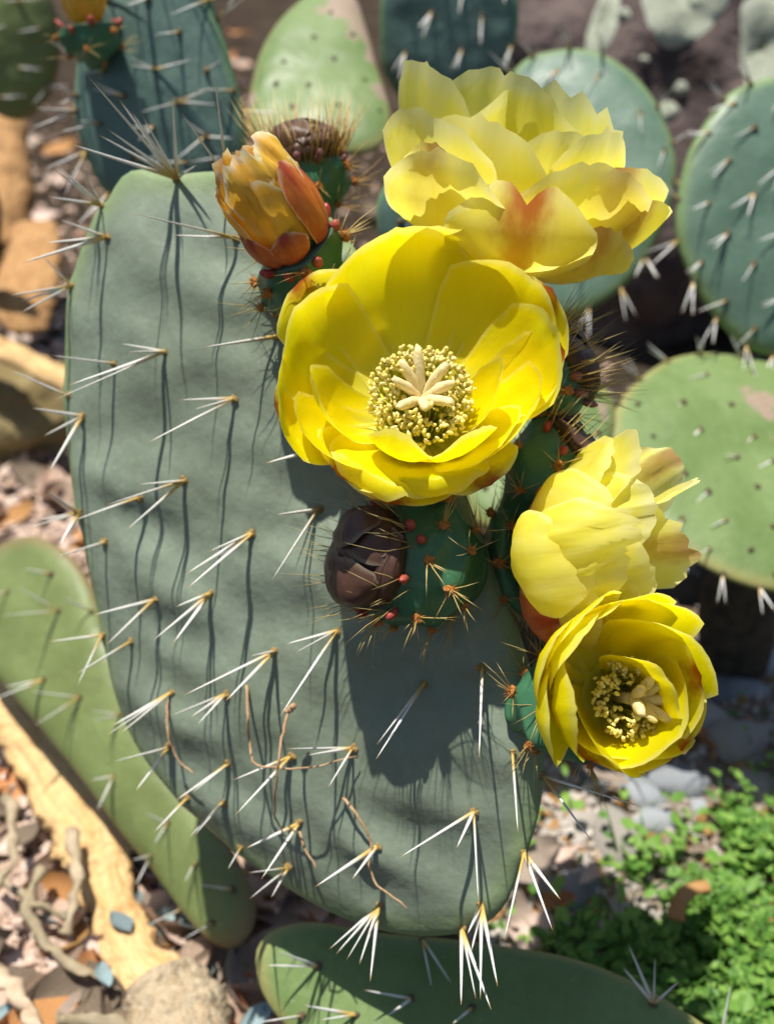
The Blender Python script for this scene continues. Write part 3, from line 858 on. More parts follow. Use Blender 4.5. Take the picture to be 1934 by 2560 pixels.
# --- flower 4, cupped bloom at lower right
F4 = mkframe(1528, 1738, .306, (.13, .10, .98))
fl4 = ovary('flower', main, at(1285, 1785, .324), F4, .0160, .0115, 31, n_are=14, needles=6, nlen=.014, label='cup shaped bright yellow flower lowest on the pad rim above gravel')
for tip, h, Wd, kw in [
 ((1365, 1690), .026, .0095, dict(seed=71, mat=M_PETO, cup=.4, roll=.2)),
 ((1760, 1720), .030, .0120, dict(seed=72, mat=M_PETO, cup=.4)),
 ((1700, 1880), .020, .0120, dict(seed=73, mat=M_PETO, cup=.25, p2=(.88, .8))),
 ((1490, 1910), .017, .0125, dict(seed=74, mat=M_PETO, cup=.2, p2=(.85, .8))),
 ((1415, 1825), .028, .0095, dict(seed=75, mat=M_PETO, cup=.4)),
 ((1650, 1505), .036, .0150, dict(seed=76, cup=.35)),
 ((1745, 1610), .036, .0140, dict(seed=77, cup=.35)),
 ((1545, 1515), .035, .0140, dict(seed=78, cup=.35)),
 ((1440, 1560), .035, .0120, dict(seed=79, cup=.4)),
 ((1375, 1630), .035, .0110, dict(seed=80, cup=.45)),
 ((1370, 1780), .034, .0110, dict(seed=81, cup=.4, p2=(1.15, .5))),
 ((1600, 1900), .022, .0140, dict(seed=82, cup=.2, p2=(.85, .85), tipround=.28)),
 ((1715, 1810), .034, .0130, dict(seed=83, cup=.45, ruf=.1)),
 ((1690, 1725), .035, .0110, dict(seed=86, cup=.5, ruf=.12, p2=(1.15, .5))),
 ((1450, 1600), .036, .0110, dict(seed=84, cup=.5, p2=(1.3, .5))),
 ((1490, 1865), .026, .0115, dict(seed=85, cup=.3, p2=(.92, .8), tipround=.28)),
 ((1440, 1790), .037, .0100, dict(seed=87, cup=.4, p2=(1.35, .5))),
]:
    petal(fl4, F4, tip, h, W=Wd * 1.22, **kw)
bowl(fl4, F4, .010, M_PET)
stamens(fl4, F4, 170, .003, .0105, .021, 33)
stigma(fl4, F4, 7, .0125, .016, .55, 34, lean=cdir(1, 0, 0) * .55)

# --- flower 5, closed amber bloom at the upper left
F5 = mkframe(745, 610, .318, (-.48, .62, .62))
fl5 = ovary('flower', main, at(760, 800, .342), F5, .0125, .0115, 41, n_are=20, needles=7, nlen=.012, label='closed amber orange flower with red sepals wilting above the tall pad')
for k in range(7):
    petal(fl5, F5, None, .030 + .002 * (k % 3), az=k * 2.4 + .3, Rr=.0052 + .0012 * (k % 3), W=.0085, mat=M_PETA, p1=(1.9, .05), p2=(2.1, .65), cup=.55, seed=90 + k, crumple=.16, ruf=.1, jag=.05, base=.6)
for k in range(5):
    petal(fl5, F5, None, .026 + .002 * (k % 2), az=k * 1.2566 + .8, Rr=.0105, W=.0092, mat=M_PETA, p1=(1.2, .05), p2=(1.35, .6), cup=.5, seed=100 + k, crumple=.12, ruf=.1, jag=.04, base=.6)
for k, (q, h) in enumerate(((-.35, .026), (.25, .020), (-1.5, .010), (2.9, .016), (3.7, .013), (-2.3, .012), (1.4, .022))):
    petal(fl5, F5, None, h, az=q, Rr=.0118, W=.0062, mat=M_SEP, p1=(1.0, .05), p2=(1.25, .5), cup=.35, seed=110 + k, ruf=.06, base=.7, r0=.0105)

# --- buds
def bud(fr, bpos, label, rmax, rtop, seed, hb, sep=M_SEPD, **kw):
    o = ovary('bud', main, bpos, fr, rmax, rtop, seed, label=label, **kw)
    C0, A, U, V = fr; v = []; f = []
    for j in range(9):
        a_ = j / 8 * math.pi / 2
        for i in range(20):
            q = 2 * math.pi * i / 20
            v.append(C0 + (U * math.cos(q) + V * math.sin(q)) * rtop * .96 * math.cos(a_) + A * hb * .93 * math.sin(a_))
    for j in range(8):
        for i in range(20):
            f.append((j * 20 + i, j * 20 + (i + 1) % 20, (j + 1) * 20 + (i + 1) % 20, (j + 1) * 20 + i))
    meshobj('bud_core', v, f, sep, o, True, [(.5, .5)] * len(v), None, C0)
    for k in range(12):
        petal(o, fr, None, hb * (1.04 - .13 * (k % 4)), az=k * 2.4 + seed, Rr=rtop * .07 + .0003 * (k % 3), W=rtop * .72, mat=sep, p1=(-.1, .5), p2=(11, 1.02), cup=.42, seed=seed + k, ruf=.06, crumple=.035, base=.8, nu=15, nv=16, name='sepal', r0=rtop * (.94 + .035 * (k % 4)))
    return o
F6 = mkframe(757, 395, .372, (-.08, .93, .34))
bud(F6, at(800, 560, .385), 'purple brown bud thick with straw needles behind the amber flower', .0135, .0125, 51, .012, n_are=12, needles=6, nlen=.014, nubs=13, nubmat=M_NUBP, top_needles=230, needmat=M_NEEDB)
F7 = mkframe(935, 1395, .314, (-.80, .16, .58))
bud(F7, at(1185, 1425, .325), 'dark brown closed bud on a round green ovary under the widest bloom', .0180, .0150, 61, .0115, n_are=22, needles=6, nlen=.0125, nubs=11, top_needles=70, bulge=.45, rb=.5)
F9 = mkframe(1425, 905, .335, (.74, .38, .25))
bud(F9, at(1290, 1010, .338), 'dark bud with needles pointing away behind the widest bloom', .0135, .0120, 71, .007, n_are=12, needles=5, nlen=.012, nubs=10, nubmat=M_NUBP, top_needles=95)
F10 = mkframe(1425, 1110, .333, (.72, .58, .22))
bud(F10, at(1270, 1300, .335), 'green ovary with purple scales and pale needles above the crumpled flower', .0135, .0115, 81, .006, n_are=13, needles=5, nlen=.011, nubs=10, top_needles=80)

# ------------------------------------------------------------------ dried stems caught on the spines
def onpad(x, y, off):
    p, n = hit(pad_main, x, y); return p + n * off + (CO - p).normalized() * off * .5
for pts, off, lab in [
 ([(737, 1770), (737, 1862), (729, 2002), (721, 2088)], (.006, .012, .009, .002), 'straight dried stem standing across the lower spines of the tall pad'),
 ([(621, 1711), (637, 1786), (643, 1840), (667, 1880), (715, 1894), (801, 1899), (898, 1886)], (.001, .004, .005, .008, .010, .009, .002), 'curved dried tendril looped over the spines of the tall pad'),
 ([(861, 1991), (898, 2018), (923, 2066), (931, 2098), (931, 2147), (958, 2179), (1001, 2206), (1041, 2244)], (.001, .003, .003, .002, .003, .005, .006, .006), 'wavy dried stem hanging low on the tall pad'),
 ([(423, 1750), (436, 1821), (465, 1884), (507, 1918)], (.001, .003, .004, .005), 'short dried stem bent on the left side of the tall pad'),
 ([(753, 2077), (775, 2115), (802, 2158)], (.001, .003, .004), 'small dried curl below the straight dried stem')]:
    P3 = spline([onpad(x, y, o) for (x, y), o in zip(pts, off)], 26)
    P3 = [p + Vector((noise.noise(p * 300), noise.noise(p * 300 + Vector((4, 0, 0))), noise.noise(p * 300 + Vector((0, 9, 0))))) * .0006 for p in P3]
    b = MB(); b.tube(P3, [.00055 * (1 - .5 * i / 25) for i in range(26)], 5)
    if lab.startswith('straight'):
        for k in range(3): b.blob(P3[0] + Vector((.0008 * k, 0, .0009 * k)), .0012, .6, k)
    tag(b.build('dried_stem', M_DRY), lab, 'stem')

# ------------------------------------------------------------------ background cacti
def lattice(outline, step, seed, skew=.5):
    """areole places on a pad, diamond pattern"""
    xs = [p[0] for p in outline]; ys = [p[1] for p in outline]; r = random.Random(seed)
    def inside(x, y):
        c = False; n = len(outline)
        for i in range(n):
            (x1, y1), (x2, y2) = outline[i], outline[(i + 1) % n]
            if (y1 > y) != (y2 > y) and x < (x2 - x1) * (y - y1) / (y2 - y1) + x1: c = not c
        return c
    out = []; j = 0; y = min(ys) + step * .4
    while y < max(ys):
        x = min(xs) + (step * .5 if j % 2 else 0)
        while x < max(xs):
            px, py = x + r.gauss(0, step * .08), y + r.gauss(0, step * .08)
            if inside(px, py): out.append((px, py))
            x += step
        y += step * .62; j += 1
    return out
def bgpad(outl, inv, thick, mat, label, step, dirs, seed, scars=(), foot=None, extra=None, rim_spines=0, nsp=(1, 3), slen=.02):
    root = empty('prickly_pear_cactus', foot if foot else (0, 0, 0))
    tag(root, label, 'cactus')
    ol = dscale(outl); r = random.Random(seed)
    pad = make_pad('pad', ol, inv, thick, mat, root, seed=seed, scars=scars, N=90, M=18, ripple=.0008)
    data = []
    for (x, y) in lattice(ol, step, seed):
        tips = []
        for k in range(r.randint(*nsp)):
            a = r.choice(dirs) + r.gauss(0, 14); L = r.uniform(.5, 1.1) * slen * FPX / inv[2] * .8
            tips.append((x + math.cos(R(a)) * L, y - math.sin(R(a)) * L))
        data.append(((x, y), tips))
    n = len(ol)
    cx = sum(p[0] for p in ol) / n; cy = sum(p[1] for p in ol) / n
    for k in range(rim_spines):
        x, y = ol[int(k * n / rim_spines)]
        tips = []
        for m in range(2):
            a = math.atan2(-(y - cy), x - cx) + r.gauss(0, .4); L = slen * FPX / inv[2] * r.uniform(.6, 1)
            tips.append((x + math.cos(a) * L, y - math.sin(a) * L))
        data.append(((cx + (x - cx) * .985, cy + (y - cy) * .985), tips))
    plant_spines(pad, data, pad.o, tuft=TUFT_D, Lmin=slen * .8, ts=.0017)
    # older pad below that carries it down to the soil
    if foot is not None:
        low = Vector(foot); top = pad.cen + (low - pad.cen) * .35
        w_ = .022; z_ = (top - low); e = cdir(1, 0, 0)
        ring = []
        for k in range(24):
            q = 2 * math.pi * k / 24
            ring.append(low.lerp(top, .5 + .56 * math.sin(q)) + e * w_ * math.cos(q))
        N = 24; nn = e.cross(z_).normalized(); c0 = low.lerp(top, .5); v = [c0 + nn * .010]; f = []
        rr = [.4, .75, .93, 1.0]
        for q in rr:
            for p in ring: v.append(c0.lerp(p, q) + nn * .010 * math.sqrt(max(0, 1 - q ** 3)))
        for q in rr[-2::-1]:
            for p in ring: v.append(c0.lerp(p, q) - nn * .010 * math.sqrt(max(0, 1 - q ** 3)))
        v.append(c0 - nn * .010)
        for i in range(N): f.append((0, 1 + i, 1 + (i + 1) % N))
        for j in range(6):
            for i in range(N): f.append((1 + j * N + i, 1 + (j + 1) * N + i, 1 + (j + 1) * N + (i + 1) % N, 1 + j * N + (i + 1) % N))
        for i in range(N): f.append((1 + 6 * N + i, len(v) - 1, 1 + 6 * N + (i + 1) % N))
        meshobj('woody_stem', v, f, M_CORK, root, True, None, {'rim': [0.0] * len(v), 'scar': [0.0] * len(v)}, low)
    return root, pad
def foot_of(x, y, d, dx=0, dy=0):
    p = at(x, y, d); return Vector((p.x + dx, p.y + dy, gz(p.x, p.y) - .02))

# D round blue-green pad behind the pale flower
bgpad([(1105, 160), (1150, 122), (1230, 107), (1300, 118), (1370, 165), (1420, 230), (1452, 310), (1458, 390), (1435, 480), (1395, 560), (1340, 625), (1270, 670), (1200, 690), (1130, 660), (1080, 580), (1055, 470), (1050, 350), (1065, 240)],
      (1450, 460, .62, 1e-4, 1e-4), .020, M_PADB, 'round blue green prickly pear pad behind the pale ruffled flower', 150, (230, 250, 300), 101, foot=foot_of(1400, 700, .66), rim_spines=14)
# E right pad
bgpad([(1560, 215), (1620, 180), (1700, 165), (1790, 190), (1860, 270), (1890, 400), (1870, 560), (1810, 690), (1740, 760), (1670, 770), (1610, 750), (1545, 690), (1495, 610), (1462, 520), (1462, 430), (1490, 320)],
      (1900, 520, .58, -1e-4, 0), .020, M_PADB, 'large blue green prickly pear pad beside the lichened boulder', 135, (225, 245, 200), 102, foot=foot_of(1850, 800, .64), rim_spines=14, nsp=(1, 2))
# F light green pad lower right
bgpad([(1318, 930), (1335, 870), (1380, 820), (1440, 780), (1510, 765), (1600, 770), (1700, 790), (1800, 850), (1850, 960), (1840, 1100), (1790, 1220), (1720, 1275), (1640, 1272), (1560, 1245), (1480, 1200), (1410, 1150), (1360, 1080), (1328, 1000)],
      (1750, 1180, .53, -1e-4, 6e-4), .016, M_PADG, 'light green prickly pear pad with brown scars behind the crumpled flower', 120, (210, 240, 200), 103, scars=[(1895, 1035, .026), (1800, 1180, .007), (1690, 960, .006), (1620, 1120, .005), (1700, 1390, .006), (1760, 1330, .006), (1905, 1330, .012), (1900, 1110, .016), (1860, 1270, .012)], foot=foot_of(1900, 1450, .60), rim_spines=16, nsp=(0, 1), slen=.014)
# H small pad seen between the buds
bgpad([(1000, 1020), (1040, 930), (1120, 850), (1200, 810), (1270, 815), (1320, 860), (1325, 930), (1290, 1010), (1220, 1090), (1120, 1140), (1030, 1130)],
      (1350, 1120, .50, 0, 4e-4), .015, M_PADG, 'small pale green prickly pear pad between the dark buds', 130, (210, 240), 104, scars=[(1500, 1040, .012)], foot=foot_of(1330, 1250, .56), nsp=(0, 1))
# B light green scarred pad
bgpad([(545, 180), (570, 100), (620, 30), (690, -20), (760, -10), (790, 60), (815, 150), (842, 240), (835, 300), (790, 330), (720, 335), (650, 330), (590, 350), (550, 310), (536, 250)],
      (800, 200, .62, 0, 4e-4), .016, M_PADG, 'light green prickly pear pad with a tan scar behind the needle covered bud', 105, (250, 220), 105, scars=[(860, 40, .030), (905, 90, .026), (955, 245, .016), (930, 150, .014), (640, 260, .012)], foot=foot_of(800, 400, .68), nsp=(0, 0))
# C blue-grey pad, top centre
bgpad([(830, 160), (820, 60), (830, -40), (880, -120), (970, -150), (1060, -120), (1110, -40), (1118, 60), (1090, 150), (1040, 215), (960, 240), (880, 225)],
      (1120, 60, .66, 0, -2e-4), .018, M_PADD, 'blue grey prickly pear pad cut by the top edge behind the pale flower', 130, (260, 240), 106, foot=foot_of(1130, 300, .70))
# A two dark grey-blue pads top left
bgpad([(235, 420), (185, 330), (163, 240), (170, 130), (185, 30), (230, -70), (330, -110), (430, -60), (470, 40), (500, 140), (525, 240), (530, 330), (500, 400), (420, 440), (320, 450)],
      (400, 230, .50, 1.5e-4, -2e-4), .020, M_PADD, 'dark grey green prickly pear pad with white spines behind the tall pad', 130, (190, 10, 170), 107, foot=foot_of(420, 520, .56), rim_spines=12, nsp=(1, 3), slen=.022)
# G small pad below the pale flower
bgpad([(812, 470), (830, 400), (880, 360), (960, 370), (1010, 440), (1020, 540), (980, 620), (900, 640), (840, 580)],
      (1040, 560, .47, 0, -2e-4), .015, M_PADD, 'small grey green prickly pear pad between amber and pale flowers', 130, (230,), 108, foot=foot_of(1040, 700, .52), nsp=(0, 1))
# K shaded pad far left
bgpad([(-60, 100), (-30, 20), (30, -40), (90, -40), (125, 40), (130, 130), (100, 220), (40, 260), (-30, 220)],
      (40, 130, .75, 0, -2e-4), .016, M_PADL, 'shaded olive prickly pear pad beside the orange log', 120, (200, 0), 109, foot=foot_of(-330, 330, .8), slen=.022)

# spent flower on top left
FA = mkframe(222, 62, .475, (-.1, .9, .35))
rt = empty('spent_flower', at(235, 150, .49)); tag(rt, 'spent orange flower on a dark ovary atop the dark grey green pad', 'flower')
ov = ovary('ovary', rt, at(240, 160, .49), FA, .0125, .0115, 131, n_are=10, needles=3, nlen=.012, nubs=6)
for k in range(8):
    petal(ov, FA, None, .020 + .002 * (k % 3), az=k * 2.4, Rr=.006 + .001 * (k % 3), W=.007, mat=M_PETA if k % 3 else M_SEP, p1=(1.6, .05), p2=(1.8, .6), cup=.5, seed=140 + k, crumple=.2, jag=.05, base=.6, nu=11, nv=12)

# ------------------------------------------------------------------ rocks
def rock(name, c, rad, mat, label, cat, seed, V=ICO4, rough=.35, fr=1.6):
    v = []
    for q in V[0]:
        k = 1 + rough * fbm(q * fr + Vector((seed, seed * .3, 0)), 4) * .6
        v.append(Vector(c) + Vector((q.x * rad[0], q.y * rad[1], q.z * rad[2])) * k)
    o = meshobj(name, v, V[1], mat, None, True, None, None, (c[0], c[1], c[2] - rad[2] * .8)); tag(o, label, cat)
    return o, BVHTree.FromPolygons(v, V[1])
bc = at(1760, 150, 1.08); bc.z = .12
bo, bbvh = rock('boulder', bc, (.27, .22, .26), M_BOULD, 'dark brown boulder spotted with pale lichen behind the pads', 'boulder', 3, ICO5, .4)
def lichen(outline, seed):
    P = []
    for x, y in outline:
        h = bbvh.ray_cast(CO, ray(x, y).normalized())
        if h[0] is not None: P.append(h[0])
    if len(P) < 3: return
    P = resample(spline(P, 120, True), 60); cen = sum(P, Vector()) / 60
    v = []; f = []; rim = []
    for j, q in enumerate((0.02, .25, .5, .75, .9, 1.0)):
        for i in range(60):
            p = cen.lerp(P[i], q * (1 + .05 * noise.noise(P[i] * 90) * q))
            l, n, _, _ = bbvh.find_nearest(p)
            if n.dot(CO - l) < 0: n = -n
            v.append(l + n * (.0045 * (1 - q ** 6) + .0002 + .0012 * noise.noise(l * 160) * (1 - q ** 6))); rim.append(sm(.6, .9, q) * .7)
    for j in range(5):
        for i in range(60):
            a = j * 60 + i; b = j * 60 + (i + 1) % 60; f.append((a, b, b + 60, a + 60))
    f.append(tuple(range(60)))
    meshobj('lichen', v, f, M_LICH, bo, True, None, {'rim': rim}, cen)
lichen(dscale([(1390, -30), (1395, 40), (1420, 90), (1455, 105), (1500, 85), (1545, 45), (1575, 0), (1580, -40), (1480, -60)]), 1)
lichen(dscale([(1600, 20), (1598, 90), (1605, 160), (1618, 215), (1650, 190), (1700, 150), (1720, 60), (1690, 0), (1630, -10)]), 2)
lichen(dscale([(1270, 60), (1265, 110), (1290, 120), (1320, 90), (1340, 30), (1335, -20), (1300, -10)]), 3)
for x, y, r_ in ((1470, 190, 16), (1440, 240, 22), (1430, 300, 14), (1555, 250, 12), (1350, 30, 14), (1390, 130, 10)):
    lichen(dscale([(x + r_ * math.cos(k * .9) * (1 + .25 * math.sin(k * 3 + x)), y + r_ * math.sin(k * .9)) for k in range(7)]), x)
c = ground(40, 1080); rock('mossy_rock', (c.x, c.y, .015), (.065, .05, .04), M_MOSS, 'mossy ochre rock under the orange stick', 'rock', 8)
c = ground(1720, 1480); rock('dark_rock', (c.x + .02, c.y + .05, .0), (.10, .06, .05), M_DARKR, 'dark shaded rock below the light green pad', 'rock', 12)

# ------------------------------------------------------------------ bark, sticks
def strip(name, pts, rads, mat, flat, label, cat, sides=12, n=40, rough=.12, up=None):
    P3 = spline(pts, n); rr = [rads[min(int(i / (n - 1) * (len(rads) - 1)), len(rads) - 2)] for i in range(n)]
    rr = []
    for i in range(n):
        u = i / (n - 1) * (len(rads) - 1); k = min(int(u), len(rads) - 2); rr.append(rads[k] + (rads[k + 1] - rads[k]) * (u - k))
    b = MB(); b.tube(P3, rr, sides, flat, up)
    m = len(b.v)
    for i in range(m):
        q = b.v[i]; k = min(i // sides, n - 1); d = q - P3[k]
        b.v[i] = q + d * rough * (2 * fbm(q * 70, 3) + 1.1 * fbm(q * 260, 2))
    return tag(b.build(name, mat), label, cat)
strip('bark_strip', [ground(x, y, z) for x, y, z in ((-120, 1560, .035), (0, 1745, .026), (70, 1850, .018), (150, 1970, .014), (235, 2090, .012), (262, 2180, .011), (295, 2290, .010), (345, 2400, .010), (425, 2490, .012))],
      [.0135, .0140, .0140, .0145, .0165, .0120, .0100, .0115, .0165], M_BARKO, .42, 'thick peeled orange bark strip leaning across the leaf litter', 'bark', 22, 120, .17)
strip('cut_branch', [ground(x, y, .016) for x, y in ((405, 2460), (435, 2520), (455, 2600), (450, 2740))], [.0145, .017, .0185, .018], M_BARKT, .8, 'grey tan branch stub at the end of the orange bark strip', 'branch', 20, 50, .14)
g1 = ground(-120, 830); g2 = ground(150, 940)
strip('stick', [at(-80, 830, .80), at(30, 885, .79), at(120, 930, .78), at(230, 985, .77)], [.011, .0115, .011, .010], M_BARKO, .6, 'orange stick lying behind the left edge of the tall pad', 'stick')
gl = ground(-30, 620)
strip('log', [at(-20, 640, .93), at(0, 480, .95), at(-5, 300, .98), at(-30, 120, 1.0)], [.030, .028, .025, .02], M_BARKB, .8, 'sunlit orange brown log standing at the left edge', 'log')
strip('bark_slab', [at(95, 560, .92), at(75, 660, .89), at(60, 760, .86), at(80, 830, .85)], [.018, .024, .026, .012], M_BARKB, .25, 'tan bark slab lying in dark shade by the log', 'bark')

# ------------------------------------------------------------------ litter
def leaf_mesh(name, mat, seed, L=1.0, W=.32, curl=.5):
    r = random.Random(seed); v = []; f = []; nu, nv = 5, 9
    for j in range(nv):
        t = j / (nv - 1)
        wd = W * (math.sin(math.pi * (.04 + .92 * t)) ** .8)
        for i in range(nu):
            s = -1 + 2 * i / (nu - 1)
            z = curl * .35 * (t - .5) ** 2 * 2 + .25 * W * s * s * (1 + curl) + .10 * noise.noise(Vector((t * 3, s * 1.5, seed * 2.7)))
            y = s * wd + .12 * math.sin(t * 2.4 + seed) 
            v.append(((t - .5) * L, y, z))
    for j in range(nv - 1):
        for i in range(nu - 1):
            a = j * nu + i; f.append((a, a + 1, a + 1 + nu, a + nu))
    me = bpy.data.meshes.new(name); me.from_pydata(v, [], f)
    me.polygons.foreach_set('use_smooth', [True] * len(f)); me.materials.append(mat)
    return me
LEAVES = [leaf_mesh('dry_leaf', M_LEAF, i, W=.2 + .05 * i, curl=.3 + .3 * (i % 3)) for i in range(4)] + \
         [leaf_mesh('dry_leaf', M_LEAFP, 10 + i, W=.2 + .07 * i, curl=.3 + .3 * i) for i in range(3)] + [leaf_mesh('dry_leaf', M_LEAFO, 20 + i, W=.2 + .08 * i, curl=.4) for i in range(2)]
BLUES = [leaf_mesh('blue_leaf', M_BLUE, 30 + i, W=.34, curl=.4) for i in range(2)]
def scatter(polys, n, fn, seed):
    r = random.Random(seed); k = 0; tries = 0
    while k < n and tries < n * 40:
        tries += 1
        x0, y0, x1, y1 = r.choice(polys)
        x = r.uniform(x0, x1); y = r.uniform(y0, y1)
        p = ground(x, y, 0)
        if p.y > 2.6: continue
        if fn(r, p, x, y) is not False: k += 1
LCOL = {'dry_leaf_brown': 'dark brown', 'dry_leaf_pink': 'pale pinkish tan', 'dry_leaf_orange': 'rusty orange'}
def put_leaf(meshes, lo, hi, label, group, cat, lift=.004, tilt=.45):
    def fn(r, p, x, y):
        s = r.uniform(lo, hi)
        m = Matrix.Translation((p.x, p.y, gz(p.x, p.y) - .006 + r.uniform(.0, lift) + s * .08)) @ Matrix.Rotation(r.uniform(0, 6.28), 4, 'Z') @ Matrix.Rotation(r.gauss(0, tilt), 4, 'X') @ Matrix.Rotation(r.gauss(0, tilt * .6), 4, 'Y') @ Matrix.Diagonal((s, s, s, 1))
        me = r.choice(meshes)
        o = inst(me.name.split('.')[0], me, m); tag(o, label.replace('COLOUR', LCOL.get(me.materials[0].name, '')), cat, group)
    return fn
LITTER = [(-120, 1750, 650, 2680), (-120, 2150, 900, 2680), (-200, 850, 300, 1500), (100, 2000, 760, 2640)]
WIDE = LITTER + [(-500, 700, 300, 1500), (-450, 1300, 100, 2500)]
BACKG = [(-100, 330, 700, 900), (600, 330, 1934, 1200), (500, 60, 1300, 420), (-100, 100, 600, 600), (1250, 60, 1934, 500)]
scatter(LITTER, 172, put_leaf(LEAVES, .020, .046, 'dry COLOUR curled leaf lying in the litter around the orange bark strip', 'dry leaves in the litter', 'leaf'), 1)
scatter(BACKG, 92, put_leaf(LEAVES, .03, .06, 'dry COLOUR leaf on the shaded soil behind the cactus pads', 'dry leaves behind the pads', 'leaf'), 2)
scatter(LITTER, 46, put_leaf(BLUES, .010, .017, 'small blue grey leaf on the litter by the orange bark strip', 'blue grey leaves in the litter', 'leaf', .022), 3)
RIGHT = [(1300, 1500, 2000, 2600), (1150, 1900, 1500, 2600)]
scatter(RIGHT, 34, put_leaf(LEAVES[4:], .014, .032, 'dry COLOUR leaf scrap among gravel and weeds', 'leaf scraps on the gravel', 'leaf', .016), 4)
# litter crumbs: uncountable
def crumbs(name, polys, n, mat, lo, hi, seed, label, cat):
    b = MB(); r = random.Random(seed)
    for k in range(n):
        x0, y0, x1, y1 = r.choice(polys); p = ground(r.uniform(x0, x1), r.uniform(y0, y1))
        if p.y > 2: continue
        q = Vector((p.x, p.y, gz(p.x, p.y) - .006 + r.uniform(0, .006)))
        d = Vector((r.gauss(0, 1), r.gauss(0, 1), r.gauss(0, .35))).normalized(); L = r.uniform(lo, hi); s = L * r.uniform(.12, .4)
        t = d.cross(Vector((r.gauss(0, .4), r.gauss(0, .4), 1))).normalized() * s
        u = d.cross(t).normalized() * s * .3
        c = q
        v = [c - d * L / 2, c + t + u, c + d * L / 2, c - t + u, c - u * 1.4]
        b.add(v, [(0, 1, 2, 3), (1, 0, 4), (2, 1, 4), (3, 2, 4), (0, 3, 4)])
    o = b.build(name, mat, None, False); tag(o, label, cat, kind='stuff'); return o
crumbs('leaf_crumbs', WIDE, 3600, M_LEAFP, .006, .018, 5, 'crumbled brown leaf litter covering the soil', 'litter')
crumbs('dark_litter', WIDE + BACKG, 3200, M_LEAF, .008, .02, 6, 'dark crumbled litter on the soil beneath the cacti', 'litter')
crumbs('gravel_crumbs', RIGHT, 3800, M_STONEW, .003, .010, 7, 'fine pale grit and bark crumbs between the stones', 'grit')
crumbs('bark_crumbs', RIGHT, 1100, M_LEAFO, .004, .013, 8, 'orange bark crumbs scattered between the stones', 'grit')
# twigs
for k, (pts, rr) in enumerate([([(110, 2170), (75, 2260), (110, 2350), (190, 2420), (270, 2440)], .0042), ([(-40, 2420), (50, 2500), (110, 2600)], .006), ([(180, 2080), (190, 2200), (170, 2330)], .004),
                               ([(-20, 2180), (90, 2260), (170, 2290)], .0035), ([(140, 2540), (260, 2550), (400, 2570)], .005), ([(20, 2000), (30, 2120), (-20, 2260)], .004)]):
    P3 = spline([ground(x, y, .016 + .006 * (k % 3)) for x, y in pts], 24)
    b = MB(); b.tube(P3, [rr * .66 * (1 - .45 * i / 23) * (1 + .3 * noise.noise(Vector((i * .7, k * 3, 0)))) for i in range(24)], 8)
    for i in range(len(b.v)): b.v[i] = b.v[i] + Vector((noise.noise(b.v[i] * 120), noise.noise(b.v[i] * 120 + Vector((3, 0, 0))), noise.noise(b.v[i] * 200))) * rr * .8
    tag(b.build('twig', M_TWIG), 'curved grey brown twig lying in the litter beside the orange bark strip', 'twig', 'twigs in the litter')
# stones
STN = []
for i in range(5):
    v = []
    for q in ICO2[0]:
        k = 1 + .45 * noise.noise(q * 1.1 + Vector((i * 5.3, 0, 0))) + .15 * noise.noise(q * 3 + Vector((i, 2, 0)))
        p = q * k; p.z *= .55
        for ax_ in (Vector((1, .3, .4)), Vector((-.5, 1, .3)), Vector((-.3, -.8, .6)), Vector((.1, .1, 1))):
            a_ = ax_.normalized(); dd = p.dot(a_) - (.62 if ax_.z < .9 else .42)
            if dd > 0: p = p - a_ * dd * .85
        v.append(tuple(p))
    for mt in (M_STONE, M_STONEW):
        me = bpy.data.meshes.new('stone'); me.from_pydata(v, [], ICO2[1]); me.materials.append(mt)
        me.polygons.foreach_set('use_smooth', [True] * len(me.polygons)); STN.append(me)
STONES = [(1790, 1700, .030, 0), (1850, 1720, .026, 0), (1770, 1800, .026, 1), (1840, 1860, .034, 1), (1700, 1950, .028, 0), (1600, 1975, .026, 0), (1480, 1930, .026, 0), (1540, 2090, .036, 1), (1450, 2200, .028, 0), (1560, 2260, .022, 1), (1430, 2040, .024, 1), (1360, 2230, .022, 1), (1330, 2330, .02, 1), (1640, 2030, .022, 0), (1900, 1960, .024, 1), (1750, 1640, .025, 0), (1900, 1640, .03, 0), (1550, 1900, .02, 1), (1390, 2130, .015, 0), (1300, 2290, .018, 1), (1560, 2330, .03, 1), (1720, 2280, .018, 1)]
def put_stone(p, s, k, r):
    m = Matrix.Translation((p.x, p.y, gz(p.x, p.y) - .008 + s * .12)) @ Matrix.Rotation(r.uniform(0, 6.28), 4, 'Z') @ Matrix.Rotation(r.gauss(0, .18), 4, 'X') @ Matrix.Diagonal((s * .62, s * .5, s * .55, 1))
    cnd = [q for i, q in enumerate(STN) if i % 2 == k]
    o = inst('stone', r.choice(cnd), m)
    tag(o, ('blue grey' if k == 0 else 'warm grey') + ' angular stone on the gravel beside the green weeds', 'stone', ('blue grey' if k == 0 else 'warm grey') + ' stones on the gravel')
r_ = random.Random(3)
for x, y, s, k in STONES: put_stone(ground(x, y), s, k, r_)
def small_stone(r, p, x, y): put_stone(p, r.uniform(.006, .016), r.choice((0, 1, 1)), r)
scatter(RIGHT, 120, small_stone, 9)
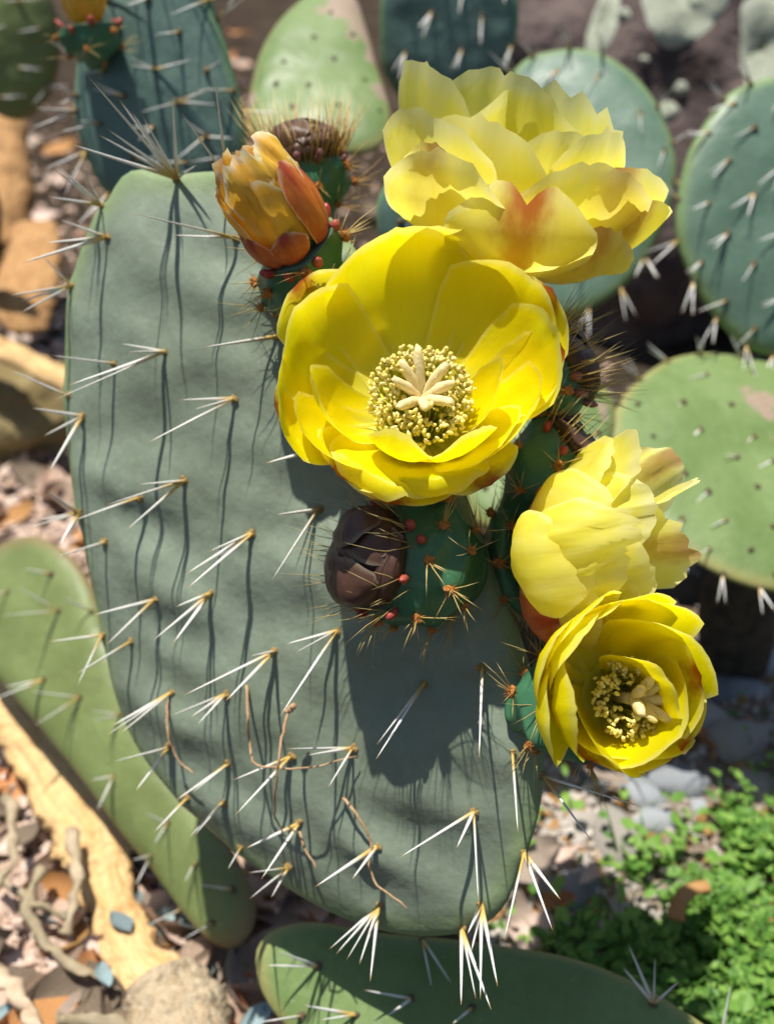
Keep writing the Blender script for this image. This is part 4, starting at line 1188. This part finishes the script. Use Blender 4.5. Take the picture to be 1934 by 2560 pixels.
# weeds: low green ground cover
def weeds():
    b = MB(); r = random.Random(12); n = 0
    while n < 6500:
        x = r.uniform(1180, 2050); y = r.uniform(1750, 2700)
        lim = 2320 - (x - 1420) * .68
        dens = sm(lim - 40, lim + 190, y + 170 * noise.noise(Vector((x * .006, y * .006, 0)))) * (.03 + .97 * sm(-.12, .22, noise.noise(Vector((x * .011, y * .011, 4)))))
        if r.random() > dens and r.random() > .006: continue
        n += 1
        p = ground(x, y); p.z = gz(p.x, p.y) - .006
        h = r.uniform(.002, .024)
        a = r.uniform(0, 6.28); L = r.uniform(.0035, .0092); wd = L * r.uniform(.25, .5)
        d = Vector((math.cos(a), math.sin(a), r.uniform(-.2, .7))).normalized(); t = d.cross(Vector((0, 0, 1))).normalized(); u = t.cross(d)
        c = p + Vector((r.gauss(0, .003), r.gauss(0, .003), h))
        cv = r.uniform(-.15, .3) * L
        v = [c, c + d * L * .35 + t * wd * .8 + u * cv * .4, c + d * L * .72 + t * wd * .75 + u * cv * .2, c + d * L - u * cv * .5, c + d * L * .72 - t * wd * .75 + u * cv * .2, c + d * L * .35 - t * wd * .8 + u * cv * .4, c + d * L * .5 - u * .12 * L]
        ru = r.random()
        b.add(v, [(0, 1, 6), (1, 2, 6), (2, 3, 6), (3, 4, 6), (4, 5, 6), (5, 0, 6)], [(ru, 0)] * 7)
        if r.random() < .3: b.needle(p, c, .0005)
        if r.random() < .10:
            q = p + Vector((r.gauss(0, .012), r.gauss(0, .012), r.uniform(.015, .04))); b.needle(p, q, .0011, bend=Vector((r.gauss(0, .003), r.gauss(0, .003), .003)))
    o = b.build('weeds', M_WEED); tag(o, 'low bright green weeds carpeting the gravel', 'weeds', kind='stuff')
weeds()
# orange bark curl in the weeds
g = [ground(x, y, .03) for x, y in ((1690, 2300), (1695, 2260), (1725, 2225), (1770, 2215))]
b = MB(); b.tube(spline(g, 14), [.0035] * 14, 6, .4); tag(b.build('bark_curl', M_LEAFO), 'orange curled bark shaving lying on the green weeds', 'bark')
